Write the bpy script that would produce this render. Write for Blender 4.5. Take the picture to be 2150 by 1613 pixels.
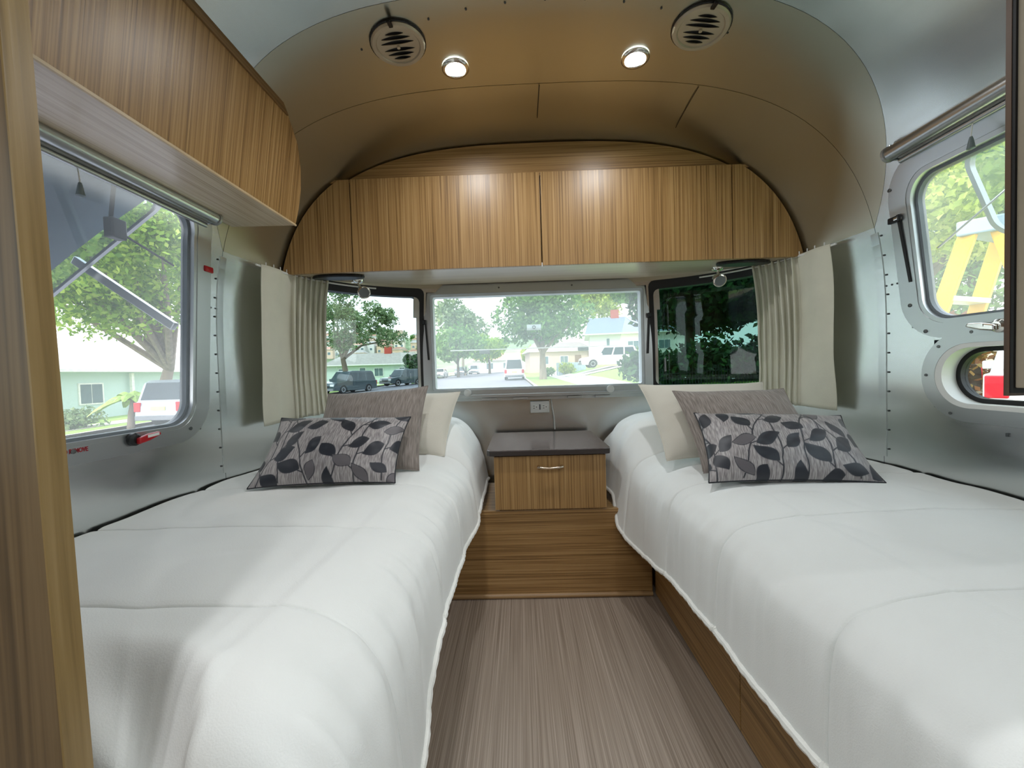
import bpy, bmesh, math, random
import numpy as np
from mathutils import Vector, Matrix, noise as mnoise
for o in list(bpy.data.objects): bpy.data.objects.remove(o)
scene = bpy.context.scene
COL = scene.collection
PI = math.pi

# ------------------------------------------------------------------ camera
cam_d = bpy.data.cameras.new('camera'); cam = bpy.data.objects.new('camera', cam_d); COL.objects.link(cam)
cam_d.sensor_fit = 'HORIZONTAL'; cam_d.sensor_width = 36.0; cam_d.lens = 36.0 * 840.0 / 2150.0
cam_d.clip_start = 0.02; cam_d.clip_end = 1000
def cam_matrix(yaw, pitch, roll):
    yaw, pitch, roll = map(math.radians, (yaw, pitch, roll))
    f = Vector((-math.sin(yaw)*math.cos(pitch), math.cos(yaw)*math.cos(pitch), math.sin(pitch)))
    r = Vector((math.cos(yaw), math.sin(yaw), 0)); u = r.cross(f)
    r2 = math.cos(roll)*r - math.sin(roll)*u; u2 = math.sin(roll)*r + math.cos(roll)*u
    return Matrix(((r2.x, u2.x, -f.x), (r2.y, u2.y, -f.y), (r2.z, u2.z, -f.z))).to_4x4()
cam.matrix_world = Matrix.Translation((-0.10, 0, 1.0)) @ cam_matrix(1.12, -1.72, 1.714)
scene.camera = cam

# ------------------------------------------------------------------ sky, sun, exposure
world = bpy.data.worlds.new('sky'); scene.world = world; world.use_nodes = True
wn = world.node_tree.nodes; wl = world.node_tree.links
bg = wn['Background']
tc = wn.new('ShaderNodeTexCoord'); sx = wn.new('ShaderNodeSeparateXYZ'); rp = wn.new('ShaderNodeValToRGB')
wl.new(tc.outputs['Generated'], sx.inputs[0]); wl.new(sx.outputs['Z'], rp.inputs[0]); wl.new(rp.outputs[0], bg.inputs['Color'])
rp.color_ramp.elements[0].position = 0.0; rp.color_ramp.elements[0].color = (0.93, 0.95, 0.97, 1)
rp.color_ramp.elements[1].position = 0.6; rp.color_ramp.elements[1].color = (0.74, 0.84, 0.95, 1)
bg.inputs['Strength'].default_value = 2.6
sun_d = bpy.data.lights.new('sun', 'SUN'); sun_d.energy = 3.2; sun_d.angle = math.radians(12); sun_d.color = (1, .96, .9)
sun = bpy.data.objects.new('sun', sun_d); COL.objects.link(sun)
sun.rotation_euler = (math.radians(32), math.radians(-18), 0)
vs = scene.view_settings
vs.view_transform = 'Standard'; vs.look = 'None'; vs.gamma = 1.0; vs.use_curve_mapping = False; vs.exposure = 0.52
LAMP_W, LAMP_FILL = 2.3, 3.2  # second value powers the unseen fill lamps

# ------------------------------------------------------------------ materials
def srgb(r, g, b):
    def c(v):
        v /= 255.0
        return v/12.92 if v <= .04045 else ((v+.055)/1.055)**2.4
    return (c(r), c(g), c(b), 1.0)
MATS = {}
def base_mat(name):
    m = bpy.data.materials.new(name); m.use_nodes = True; MATS[name] = m
    nt = m.node_tree; return m, nt, nt.nodes['Principled BSDF']
def mat(name, rgb, rough=.5, metal=0.0, var=.12, vscale=8.0, bump=0.0, bscale=60.0, stretch=(1,1,1), coat=0.0, sheen=0.0, emis=None, estr=0, trans=0):
    if name in MATS: return MATS[name]
    m, nt, p = base_mat(name); N = nt.nodes; L = nt.links
    co = srgb(*rgb)
    t = N.new('ShaderNodeTexCoord'); mp = N.new('ShaderNodeMapping'); mp.inputs['Scale'].default_value = stretch
    L.new(t.outputs['Object'], mp.inputs[0])
    nz = N.new('ShaderNodeTexNoise'); nz.inputs['Scale'].default_value = vscale; nz.inputs['Detail'].default_value = 4
    L.new(mp.outputs[0], nz.inputs['Vector'])
    r = N.new('ShaderNodeValToRGB'); L.new(nz.outputs['Fac'], r.inputs[0])
    r.color_ramp.elements[0].position = .3; r.color_ramp.elements[1].position = .7
    r.color_ramp.elements[0].color = tuple(c*(1-var) for c in co[:3])+(1,)
    r.color_ramp.elements[1].color = tuple(min(1, c*(1+var)) for c in co[:3])+(1,)
    L.new(r.outputs[0], p.inputs['Base Color'])
    p.inputs['Roughness'].default_value = rough; p.inputs['Metallic'].default_value = metal
    if coat: p.inputs['Coat Weight'].default_value = coat
    if sheen: p.inputs['Sheen Weight'].default_value = sheen
    if trans: p.inputs['Transmission Weight'].default_value = trans
    if emis: p.inputs['Emission Color'].default_value = srgb(*emis); p.inputs['Emission Strength'].default_value = estr
    if bump:
        n2 = N.new('ShaderNodeTexNoise'); n2.inputs['Scale'].default_value = bscale; n2.inputs['Detail'].default_value = 3
        L.new(mp.outputs[0], n2.inputs['Vector'])
        b = N.new('ShaderNodeBump'); b.inputs['Strength'].default_value = bump; b.inputs['Distance'].default_value = .01
        L.new(n2.outputs['Fac'], b.inputs['Height']); L.new(b.outputs[0], p.inputs['Normal'])
    return m
def wood(name, axis, dark, mid, light, rough=.38, fine=190, coat=.15, flat=None, band=.2):
    m, nt, p = base_mat(name); N = nt.nodes; L = nt.links
    t = N.new('ShaderNodeTexCoord')
    def nz(sc_across, sc_along, det, dist):
        mp = N.new('ShaderNodeMapping'); s = [sc_across]*3; s['xyz'.index(axis)] = sc_along
        if flat: s['xyz'.index(flat)] = sc_along*.3
        mp.inputs['Scale'].default_value = s; L.new(t.outputs['Object'], mp.inputs[0])
        n = N.new('ShaderNodeTexNoise'); n.inputs['Scale'].default_value = 1; n.inputs['Detail'].default_value = det
        n.inputs['Distortion'].default_value = dist; L.new(mp.outputs[0], n.inputs['Vector']); return n
    a = nz(fine, 1.6, 4, .5); b = nz(fine*.16, .35, 2, .3); c = nz(fine*3, 6, 2, 0)
    m1 = N.new('ShaderNodeMath'); m1.operation = 'MULTIPLY_ADD'; L.new(b.outputs['Fac'], m1.inputs[0]); m1.inputs[1].default_value = band
    m0 = N.new('ShaderNodeMath'); m0.operation = 'MULTIPLY_ADD'; L.new(a.outputs['Fac'], m0.inputs[0]); m0.inputs[1].default_value = .75; m0.inputs[2].default_value = -.09 + (.28-band)*.5
    L.new(m0.outputs[0], m1.inputs[2])
    m2 = N.new('ShaderNodeMath'); m2.operation = 'MULTIPLY_ADD'; L.new(c.outputs['Fac'], m2.inputs[0]); m2.inputs[1].default_value = .15
    L.new(m1.outputs[0], m2.inputs[2])
    r = N.new('ShaderNodeValToRGB'); L.new(m2.outputs[0], r.inputs[0])
    e = r.color_ramp.elements; e[0].position = .34; e[0].color = srgb(*dark); e[1].position = .66; e[1].color = srgb(*light)
    k = e.new(.5); k.color = srgb(*mid)
    L.new(r.outputs[0], p.inputs['Base Color']); p.inputs['Roughness'].default_value = rough; p.inputs['Coat Weight'].default_value = coat
    p.inputs['Coat Roughness'].default_value = .4
    bp = N.new('ShaderNodeBump'); bp.inputs['Strength'].default_value = .12; bp.inputs['Distance'].default_value = .002
    L.new(a.outputs['Fac'], bp.inputs['Height']); L.new(bp.outputs[0], p.inputs['Normal'])
    return m
def aluminium(name, rgb, rough, wav=.25, axis=1):
    m, nt, p = base_mat(name); N = nt.nodes; L = nt.links
    t = N.new('ShaderNodeTexCoord'); mp = N.new('ShaderNodeMapping')
    s = [90, 90, 90]; s[axis] = 3; mp.inputs['Scale'].default_value = s; L.new(t.outputs['Object'], mp.inputs[0])
    n = N.new('ShaderNodeTexNoise'); n.inputs['Scale'].default_value = 1; n.inputs['Detail'].default_value = 2; L.new(mp.outputs[0], n.inputs['Vector'])
    mr = N.new('ShaderNodeMapRange'); L.new(n.outputs['Fac'], mr.inputs[0]); mr.inputs[3].default_value = rough*.92; mr.inputs[4].default_value = rough*1.1
    L.new(mr.outputs[0], p.inputs['Roughness'])
    p.inputs['Base Color'].default_value = srgb(*rgb); p.inputs['Metallic'].default_value = 1.0
    n2 = N.new('ShaderNodeTexNoise'); n2.inputs['Scale'].default_value = 3.2; n2.inputs['Detail'].default_value = 1; L.new(t.outputs['Object'], n2.inputs['Vector'])
    b = N.new('ShaderNodeBump'); b.inputs['Strength'].default_value = wav; b.inputs['Distance'].default_value = .02
    L.new(n2.outputs['Fac'], b.inputs['Height'])
    b2 = N.new('ShaderNodeBump'); b2.inputs['Strength'].default_value = .012; b2.inputs['Distance'].default_value = .001
    L.new(n.outputs['Fac'], b2.inputs['Height']); L.new(b.outputs[0], b2.inputs['Normal']); L.new(b2.outputs[0], p.inputs['Normal'])
    return m
def glass(name, tint, refl=.9):
    m = bpy.data.materials.new(name); m.use_nodes = True; MATS[name] = m
    nt = m.node_tree; N = nt.nodes; L = nt.links
    N.remove(N['Principled BSDF']); out = N['Material Output']
    tr = N.new('ShaderNodeBsdfTransparent'); tr.inputs[0].default_value = tint+(1,)
    gl = N.new('ShaderNodeBsdfGlossy'); gl.inputs['Roughness'].default_value = .02; gl.inputs['Color'].default_value = (refl, refl, refl, 1)
    lw = N.new('ShaderNodeLayerWeight'); lw.inputs['Blend'].default_value = .5
    pw = N.new('ShaderNodeMath'); pw.operation = 'POWER'; L.new(lw.outputs['Facing'], pw.inputs[0]); pw.inputs[1].default_value = 5
    fr = N.new('ShaderNodeMath'); fr.operation = 'MULTIPLY_ADD'; L.new(pw.outputs[0], fr.inputs[0]); fr.inputs[1].default_value = .8; fr.inputs[2].default_value = .035
    mx = N.new('ShaderNodeMixShader'); L.new(fr.outputs[0], mx.inputs[0]); L.new(tr.outputs[0], mx.inputs[1]); L.new(gl.outputs[0], mx.inputs[2])
    L.new(mx.outputs[0], out.inputs[0]); return m
def mesh_screen(name, rgb, cover):
    m = bpy.data.materials.new(name); m.use_nodes = True; MATS[name] = m
    nt = m.node_tree; N = nt.nodes; L = nt.links
    N.remove(N['Principled BSDF']); out = N['Material Output']
    tr = N.new('ShaderNodeBsdfTransparent'); df = N.new('ShaderNodeBsdfTranslucent'); df.inputs[0].default_value = srgb(*rgb)
    mx = N.new('ShaderNodeMixShader'); mx.inputs[0].default_value = cover
    L.new(tr.outputs[0], mx.inputs[1]); L.new(df.outputs[0], mx.inputs[2]); L.new(mx.outputs[0], out.inputs[0]); return m
def streak_fabric(name, a, b, axis_scale, rough=.9, uv=False):
    m, nt, p = base_mat(name); N = nt.nodes; L = nt.links
    t = N.new('ShaderNodeTexCoord'); mp = N.new('ShaderNodeMapping'); mp.inputs['Scale'].default_value = axis_scale
    L.new(t.outputs['UV' if uv else 'Object'], mp.inputs[0])
    n = N.new('ShaderNodeTexNoise'); n.inputs['Scale'].default_value = 1; n.inputs['Detail'].default_value = 3; L.new(mp.outputs[0], n.inputs['Vector'])
    r = N.new('ShaderNodeValToRGB'); L.new(n.outputs['Fac'], r.inputs[0]); e = r.color_ramp.elements
    e[0].position = .36; e[0].color = srgb(*a); e[1].position = .64; e[1].color = srgb(*b)
    L.new(r.outputs[0], p.inputs['Base Color']); p.inputs['Roughness'].default_value = rough; p.inputs['Sheen Weight'].default_value = .25
    bp = N.new('ShaderNodeBump'); bp.inputs['Strength'].default_value = .2; bp.inputs['Distance'].default_value = .002
    L.new(n.outputs['Fac'], bp.inputs['Height']); L.new(bp.outputs[0], p.inputs['Normal']); return m
def leaf_print(name):
    m, nt, p = base_mat(name); N = nt.nodes; L = nt.links
    at = N.new('ShaderNodeAttribute'); at.attribute_name = 'print'
    sep = N.new('ShaderNodeSeparateColor'); L.new(at.outputs['Color'], sep.inputs[0])
    t = N.new('ShaderNodeTexCoord'); mp = N.new('ShaderNodeMapping'); mp.inputs['Scale'].default_value = (150, 9, 1); L.new(t.outputs['UV'], mp.inputs[0])
    n = N.new('ShaderNodeTexNoise'); n.inputs['Scale'].default_value = 1; n.inputs['Detail'].default_value = 2; L.new(mp.outputs[0], n.inputs['Vector'])
    r = N.new('ShaderNodeValToRGB'); L.new(n.outputs['Fac'], r.inputs[0]); e = r.color_ramp.elements
    e[0].position = .40; e[0].color = srgb(126, 120, 121); e[1].position = .60; e[1].color = srgb(176, 170, 169)
    m1 = N.new('ShaderNodeMix'); m1.data_type = 'RGBA'; L.new(sep.outputs[1], m1.inputs[0]); L.new(r.outputs[0], m1.inputs[6]); m1.inputs[7].default_value = srgb(98, 93, 97)
    m2 = N.new('ShaderNodeMix'); m2.data_type = 'RGBA'; L.new(sep.outputs[0], m2.inputs[0]); L.new(m1.outputs[2], m2.inputs[6]); m2.inputs[7].default_value = srgb(25, 29, 41)
    L.new(m2.outputs[2], p.inputs['Base Color']); p.inputs['Roughness'].default_value = .45; p.inputs['Sheen Weight'].default_value = .2
    return m
def foliage_mat(name, a, b, c):
    m = bpy.data.materials.new(name); m.use_nodes = True; MATS[name] = m
    nt = m.node_tree; N = nt.nodes; L = nt.links; p = N['Principled BSDF']; out = N['Material Output']
    g = N.new('ShaderNodeNewGeometry'); r = N.new('ShaderNodeValToRGB'); L.new(g.outputs['Random Per Island'], r.inputs[0])
    e = r.color_ramp.elements; e[0].color = srgb(*a); e[1].color = srgb(*c); k = e.new(.5); k.color = srgb(*b)
    L.new(r.outputs[0], p.inputs['Base Color']); p.inputs['Roughness'].default_value = .6
    tl = N.new('ShaderNodeBsdfTranslucent'); L.new(r.outputs[0], tl.inputs[0])
    mx = N.new('ShaderNodeMixShader'); mx.inputs[0].default_value = .4
    L.new(p.outputs[0], mx.inputs[1]); L.new(tl.outputs[0], mx.inputs[2]); L.new(mx.outputs[0], out.inputs[0]); return m

OAKC = ((116, 85, 46), (160, 123, 74), (184, 149, 99))
oak_v = wood('oak_vertical', 'z', *OAKC)
oak_side = wood('oak_vertical_side', 'z', *OAKC, flat='x')
oak_x = wood('oak_crosswise', 'x', *OAKC, band=.14)
oak_y = wood('oak_lengthwise', 'y', *OAKC)
oak_bed_refl = wood('oak_underside_bed_reflection', 'y', (164, 140, 110), (190, 168, 140), (206, 188, 164), rough=.25, coat=.8)  # same oak, lightened: reflection of the white bed put into the colour
oak_pale_x = wood('oak_pale_underside_crosswise', 'x', (160, 140, 112), (186, 168, 142), (200, 186, 164), rough=.3)
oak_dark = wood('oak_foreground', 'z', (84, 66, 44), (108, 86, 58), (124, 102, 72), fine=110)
edge_band = wood('oak_edge_band', 'z', (116, 92, 50), (138, 112, 66), (150, 124, 80), fine=110)
vinyl = wood('vinyl_floor', 'y', (132, 117, 103), (164, 149, 134), (190, 175, 161), rough=.42, fine=330, coat=.1, band=.10)
alu = aluminium('aluminium_sheet', (214, 218, 217), .25, .3)
alu_ceil = aluminium('aluminium_ceiling', (220, 224, 220), .25, .55)
alu_brown_refl = aluminium('aluminium_warm_reflection_tint', (196, 194, 176), .30, .16)  # warm tint put in for the brown reflection of wood and floor
alu_frame = aluminium('aluminium_frame', (196, 199, 200), .33, .05)
alu_tube = aluminium('aluminium_tube', (190, 192, 192), .3, .0)
steel = mat('bright_chrome', (225, 222, 215), .12, 1.0, var=.03)
black = mat('black_plastic', (18, 18, 20), .45, var=.1)
rubber = mat('black_rubber', (12, 12, 13), .6, var=.1)
red_pl = mat('red_plastic', (170, 14, 26), .35, var=.08)
red_ink = mat('red_ink', (150, 26, 38), .5, var=.05)
dark_ink = mat('dark_ink', (60, 66, 70), .5, var=.05)
white_pl = mat('white_plastic', (226, 226, 222), .35, var=.03)
quilt_m = mat('coverlet_cotton', (236, 237, 234), .9, var=.02, vscale=5, bump=.12, bscale=420, sheen=.3)
pipe_m = mat('coverlet_piping', (236, 235, 229), .9, var=.03, bump=.2, bscale=200, sheen=.3)
matt_m = mat('mattress_ticking', (196, 192, 184), .9, var=.05)
white_f = mat('ivory_cushion_cotton', (216, 211, 198), .9, var=.03, vscale=6, bump=.15, bscale=300, sheen=.3)
curt_m = mat('curtain_linen', (234, 231, 214), .9, var=.04, vscale=12, bump=.15, bscale=250, sheen=.2)
def add_translucency(m, rgb, f):
    nt = m.node_tree; N = nt.nodes; L = nt.links; tl = N.new('ShaderNodeBsdfTranslucent'); tl.inputs[0].default_value = srgb(*rgb)
    mx = N.new('ShaderNodeMixShader'); mx.inputs[0].default_value = f; L.new(N['Principled BSDF'].outputs[0], mx.inputs[1]); L.new(tl.outputs[0], mx.inputs[2]); L.new(mx.outputs[0], N['Material Output'].inputs[0])
add_translucency(curt_m, (234, 231, 214), .25)
taupe = streak_fabric('taupe_slub', (116, 107, 100), (156, 146, 139), (130, 7, 1), uv=True)
leafp = leaf_print('leaf_printed_satin')
lam_top = mat('dark_laminate', (96, 86, 84), .16, var=.35, vscale=40, coat=.2)
lam_edge = mat('laminate_edge', (52, 44, 42), .4, var=.1)
g_clear = glass('clear_glass', (.93, .96, .95)); g_tint = glass('tinted_glass', (.66, .72, .72)); g_dark = glass('dark_tinted_glass', (.30, .42, .39))
g_pane = glass('smoked_pane', (.72, .78, .78))
screen_haze = mesh_screen('insect_screen_haze', (235, 238, 236), .14)  # white cover of the screen also paints haze over the view outside
rear_screen_haze = mesh_screen('rear_insect_screen_haze', (235, 238, 236), .19)  # denser cover, more haze painted over the rear view

# ------------------------------------------------------------------ mesh helpers
class MB:
    def __init__(s): s.v = []; s.f = []
    def add(s, vs, fs):
        b = len(s.v); s.v += [tuple(p) for p in vs]; s.f += [tuple(b+i for i in f) for f in fs]; return s
    def box(s, x0, x1, y0, y1, z0, z1):
        return s.add([(x0,y0,z0),(x1,y0,z0),(x1,y1,z0),(x0,y1,z0),(x0,y0,z1),(x1,y0,z1),(x1,y1,z1),(x0,y1,z1)],
                     [(0,3,2,1),(4,5,6,7),(0,1,5,4),(1,2,6,5),(2,3,7,6),(3,0,4,7)])
    def loft(s, secs, cap=True, closed=True):
        n = len(secs[0]); vs = [p for q in secs for p in q]; fs = []
        for i in range(len(secs)-1):
            for j in range(n if closed else n-1):
                k = (j+1) % n; fs.append((i*n+j, i*n+k, (i+1)*n+k, (i+1)*n+j))
        if cap: fs.append(tuple(reversed(range(n)))); fs.append(tuple((len(secs)-1)*n+j for j in range(n)))
        return s.add(vs, fs)
    def tube(s, path, r, n=8, cap=True):
        path = [Vector(p) for p in path]; rs = r if isinstance(r, (list, tuple)) else [r]*len(path); secs = []
        d0 = (path[1]-path[0]).normalized(); up = Vector((0,0,1)) if abs(d0.z) < .9 else Vector((1,0,0))
        for i, p in enumerate(path):
            d = (path[min(i+1, len(path)-1)]-path[max(i-1, 0)]).normalized()
            a = d.cross(up)
            if a.length < 1e-4: a = d.cross(Vector((0,1,0)))
            a.normalize(); b = a.cross(d)
            secs.append([p + rs[i]*(math.cos(2*PI*k/n)*a + math.sin(2*PI*k/n)*b) for k in range(n)])
        return s.loft(secs, cap)
    def bar(s, a, b, w, t, up=(0,0,1)):
        a, b, up = Vector(a), Vector(b), Vector(up); d = (b-a).normalized(); x = d.cross(up).normalized(); y = x.cross(d)
        q = lambda p: [p+x*w/2+y*t/2, p-x*w/2+y*t/2, p-x*w/2-y*t/2, p+x*w/2-y*t/2]
        return s.loft([q(a), q(b)])
    def lathe(s, prof, c, axis=(0,0,1), n=24, cap=True):
        c = Vector(c); ax = Vector(axis).normalized(); u = Vector((1,0,0)) if abs(ax.x) < .9 else Vector((0,1,0))
        a = ax.cross(u).normalized(); b = ax.cross(a)
        return s.loft([[c + ax*h + r*(math.cos(2*PI*k/n)*a + math.sin(2*PI*k/n)*b) for k in range(n)] for r, h in prof], cap)
    def prism(s, poly, vec):
        v = Vector(vec); poly = [Vector(p) for p in poly]; return s.loft([poly, [p+v for p in poly]])
    def build(s, name, material, parent=None, smooth=False, bevel=0, loc=None, seg=2):
        me = bpy.data.meshes.new(name); me.from_pydata([tuple(p) for p in s.v], [], s.f)
        bm = bmesh.new(); bm.from_mesh(me); bmesh.ops.recalc_face_normals(bm, faces=bm.faces); bm.to_mesh(me); bm.free()
        return finish(me, name, material, parent, smooth, bevel, loc, seg)
ORIG = {}
def finish(me, name, material, parent=None, smooth=False, bevel=0, loc=None, seg=2):
    o = bpy.data.objects.new(name, me); COL.objects.link(o)
    if material: me.materials.append(material)
    off = Vector((0,0,0))
    if parent is not None:
        o.parent = parent; off = ORIG.get(parent.name, Vector((0,0,0)))
    elif loc is not None:
        off = Vector(loc); o.location = off
    if off.length > 0: me.transform(Matrix.Translation(-off))
    ORIG[o.name] = off
    if smooth:
        me.polygons.foreach_set('use_smooth', [True]*len(me.polygons))
        if smooth != 'all':
            try: me.set_sharp_from_angle(angle=math.radians(40))
            except Exception: pass
    if bevel:
        b = o.modifiers.new('bevel', 'BEVEL'); b.width = bevel; b.segments = seg; b.limit_method = 'ANGLE'
    return o
def grid_mesh(P, name, material, parent=None, smooth='all', loc=None, closed_u=False, uvs=True):
    nu, nv = P.shape[:2]; vs = P.reshape(-1, 3).tolist(); fs = []
    for i in range(nu-1):
        for j in range(nv-1): fs.append((i*nv+j, (i+1)*nv+j, (i+1)*nv+j+1, i*nv+j+1))
    me = bpy.data.meshes.new(name); me.from_pydata(vs, [], fs)
    if uvs:
        ul = me.uv_layers.new(name='UVMap'); idx = np.zeros(len(me.loops), dtype=np.int32); me.loops.foreach_get('vertex_index', idx)
        u = (idx//nv)/(nu-1); v = (idx % nv)/(nv-1); ul.data.foreach_set('uv', np.stack([u, v], 1).astype(np.float32).ravel())
    return finish(me, name, material, parent, smooth, 0, loc)
def tag(o, label=None, cat=None, group=None, kind=None):
    if label: o['label'] = label
    if cat: o['category'] = cat
    if group: o['group'] = group
    if kind: o['kind'] = kind
    return o
def thing(name, loc, label=None, cat=None, group=None, kind=None):
    o = bpy.data.objects.new(name, None); COL.objects.link(o); o.location = loc; o.empty_display_size = .05
    ORIG[o.name] = Vector(loc); return tag(o, label, cat, group, kind)
def copy_tree(o, parent=None):
    c = o.copy(); COL.objects.link(c)
    if parent is not None: c.parent = parent
    for ch in list(o.children): copy_tree(ch, c)
    return c
def text_mesh(name, body, size, material, parent, M, bold=.0):
    cu = bpy.data.curves.new(name, 'FONT'); cu.body = body; cu.size = size; cu.extrude = .0006; cu.offset = bold
    t = bpy.data.objects.new(name+'_tmp', cu); COL.objects.link(t)
    dg = bpy.context.evaluated_depsgraph_get(); me = bpy.data.meshes.new_from_object(t.evaluated_get(dg))
    bpy.data.objects.remove(t); me.transform(M)
    return finish(me, name, material, parent)
def rrect(x0, x1, y0, y1, r, n=8):
    out = []
    for cx, cy, a0 in ((x1-r, y1-r, 0), (x0+r, y1-r, 90), (x0+r, y0+r, 180), (x1-r, y0+r, 270)):
        for k in range(n+1):
            a = math.radians(a0+90*k/n); out.append((cx+r*math.cos(a), cy+r*math.sin(a)))
    return out
def resample(poly, n):
    P = np.array(poly+[poly[0]]); d = np.r_[0, np.cumsum(np.linalg.norm(np.diff(P, axis=0), axis=1))]
    t = np.linspace(0, d[-1], n, endpoint=False); return list(zip(np.interp(t, d, P[:,0]), np.interp(t, d, P[:,1])))
def ring_on(mapf, out2, in2, h0, h1):
    m = MB(); n = len(out2); L = [[mapf(a,b,h0) for a,b in out2], [mapf(a,b,h1) for a,b in out2], [mapf(a,b,h1) for a,b in in2], [mapf(a,b,h0) for a,b in in2]]
    L.append(L[0]); m.loft(L, cap=False); return m
def patch_on(mapf, out2, h, rings=5, thick=.004):
    cx = sum(p[0] for p in out2)/len(out2); cy = sum(p[1] for p in out2)/len(out2)
    mk = lambda hh: [[mapf(cx+(a-cx)*k/rings, cy+(b-cy)*k/rings, hh) for a,b in out2] for k in range(1, rings+1)]
    A = mk(h); B = list(reversed(mk(h+thick))); m = MB(); m.loft(A+B, cap=True); return m
def sub(p, q, t): return tuple(a+(b-a)*t for a, b in zip(p, q))
# ------------------------------------------------------------------ trailer shell
NE, PE, AX, Y0, BY, CZ = 3.2, 2.8, 1.2, 1.3, .98, 1.02
def s_of(z):
    if z <= 1: return 1.0
    k = min(1.0, ((z-1)/CZ))**NE; return max(0.0, 1-k)**(1/NE)
def shell_x(y, z):                     # half width of the room at (y, z)
    s = s_of(z)
    if y <= Y0: return AX*s
    k = ((y-Y0)/BY)/max(s, 1e-4)
    return AX*s*max(0.0, 1-min(1, k)**PE)**(1/PE)
def shell_y(x, z):
    s = s_of(z); k = min(1.0, abs(x)/(AX*max(s, 1e-4))); return Y0 + BY*s*max(0.0, 1-k**PE)**(1/PE)
def shell_z(x, y):                     # ceiling height
    q = (abs(x)/AX)**PE + (max(0, y-Y0)/BY)**PE
    k = q**(NE/PE); return 1+CZ*max(0.0, 1-k)**(1/NE)
SEAM_Y, SEAM_Z = 1.45, 1.47
S1 = ((SEAM_Y, SEAM_Z), (1.11, 2.0))
def seam1_side(y, z):                  # > 0 behind the tilted seam
    dy, dz = S1[1][0]-S1[0][0], S1[1][1]-S1[0][1]
    return (y-S1[0][0])*dz - (z-S1[0][1])*dy
SIDE_WIN = []                          # openings (sign, y0, y1, z0, z1)
SIDE_WIN += [(-1, .56, 1.33, .848, 1.57), (1, .56, 1.325, 1.11, 1.58), (1, .70, 1.275, .855, 1.045)]
SIDE_WIN += [(s, a, a+.75, .90, 1.55) for s in (-1, 1) for a in (-.85, -2.1)]
def in_open(x, y, z, grow=.012):
    for sg, a, b, c, d in SIDE_WIN:
        if sg*x > .8 and a-grow < y < b+grow and c-grow < z < d+grow: return True
    if y > 1.6:
        if abs(x) < .60 and .905-grow < z < 1.44+grow: return True
        if .665 < abs(x) < 1.10 and .905-grow < z < 1.44+grow: return True
    return False
zl = [(s_of(z), z) for z in [0, .2, .4, .6, .72] + list(np.arange(.76, 1.665, .015))]
t0 = math.asin((((zl[-1][1]-1)/CZ))**(NE/2))
for k in range(1, 27):
    t = t0 + (PI/2-t0)*k/26; zl.append((max(0.0, math.cos(t))**(2/NE) if k < 26 else 0.0, 1+CZ*math.sin(t)**(2/NE)))
ys = sorted(set([round(v, 3) for v in list(np.arange(-2.6, .5, .1))+list(np.arange(-.9, 0, .03))+list(np.arange(-2.15, -1.3, .03))+list(np.arange(.5, 1.3, .015))+[1.3]]))
bm = bmesh.new()
prof = [(-s, z) for s, z in zl] + [(s, z) for s, z in reversed(zl[:-1])]
rows = [[bm.verts.new((AX*s, y, z)) for s, z in prof] for y in ys]
for i in range(len(rows)-1):
    for j in range(len(prof)-1): bm.faces.new((rows[i][j], rows[i+1][j], rows[i+1][j+1], rows[i][j+1]))
phis = np.radians(np.linspace(0, 180, 200)); cols = []
for ph in phis:
    c, s_ = math.cos(ph), max(0, math.sin(ph)); ex = math.copysign(abs(c)**(2/PE), c); ey = s_**(2/PE)
    cols.append([bm.verts.new((AX*ex*s, Y0+BY*ey*s, z)) for s, z in zl])
for i in range(len(cols)-1):
    for j in range(len(zl)-1): bm.faces.new((cols[i][j], cols[i+1][j], cols[i+1][j+1], cols[i][j+1]))
bmesh.ops.remove_doubles(bm, verts=bm.verts, dist=.0008)
def bis(co, no, cond):
    fs = [f for f in bm.faces if cond(f.calc_center_median())]
    es = {e for f in fs for e in f.edges}; vv = {v for f in fs for v in f.verts}
    bmesh.ops.bisect_plane(bm, geom=list(vv)+list(es)+fs, plane_co=co, plane_no=no, dist=1e-5)
bis((0, SEAM_Y, 0), (0, 1, 0), lambda c: True)
bis((0, SEAM_Y, SEAM_Z), (0, S1[1][1]-S1[0][1], -(S1[1][0]-S1[0][0])), lambda c: c.z > 1.40 and c.y < 1.6)
bis((0, 0, SEAM_Z), (0, 0, 1), lambda c: c.y > 1.4)
bmesh.ops.delete(bm, geom=[f for f in bm.faces if in_open(*f.calc_center_median())], context='FACES')
def classify(c):
    if c.y > SEAM_Y: return 'rear' if c.z < SEAM_Z else 'C'
    if c.z > SEAM_Z and seam1_side(c.y, c.z) > 0: return 'B'
    if c.z > 1.66: return 'ceiling'
    return 'left' if c.x < 0 else 'right'
groups = {}
for f in bm.faces: groups.setdefault(classify(f.calc_center_median()), []).append([tuple(v.co) for v in f.verts])
bm.free()
def sheet(key, name, material, off, parent=None):
    bm = bmesh.new()
    for k in (key if isinstance(key, tuple) else (key,)):
        for vs in groups[k]:
            q = [bm.verts.new(v) for v in vs]
            try: bm.faces.new(q)
            except ValueError: pass
    bmesh.ops.remove_doubles(bm, verts=bm.verts, dist=.0006); bmesh.ops.recalc_face_normals(bm, faces=bm.faces)
    bm.normal_update(); ctr = Vector((0, .8, .9))
    s = sum(1 if f.normal.dot(f.calc_center_median()-ctr) > 0 else -1 for f in bm.faces)
    if s > 0: bmesh.ops.reverse_faces(bm, faces=bm.faces)
    bm.normal_update()
    for v in bm.verts: v.co += v.normal*off
    me = bpy.data.meshes.new(name); bm.to_mesh(me); bm.free()
    return finish(me, name, material, parent, 'all')
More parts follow.
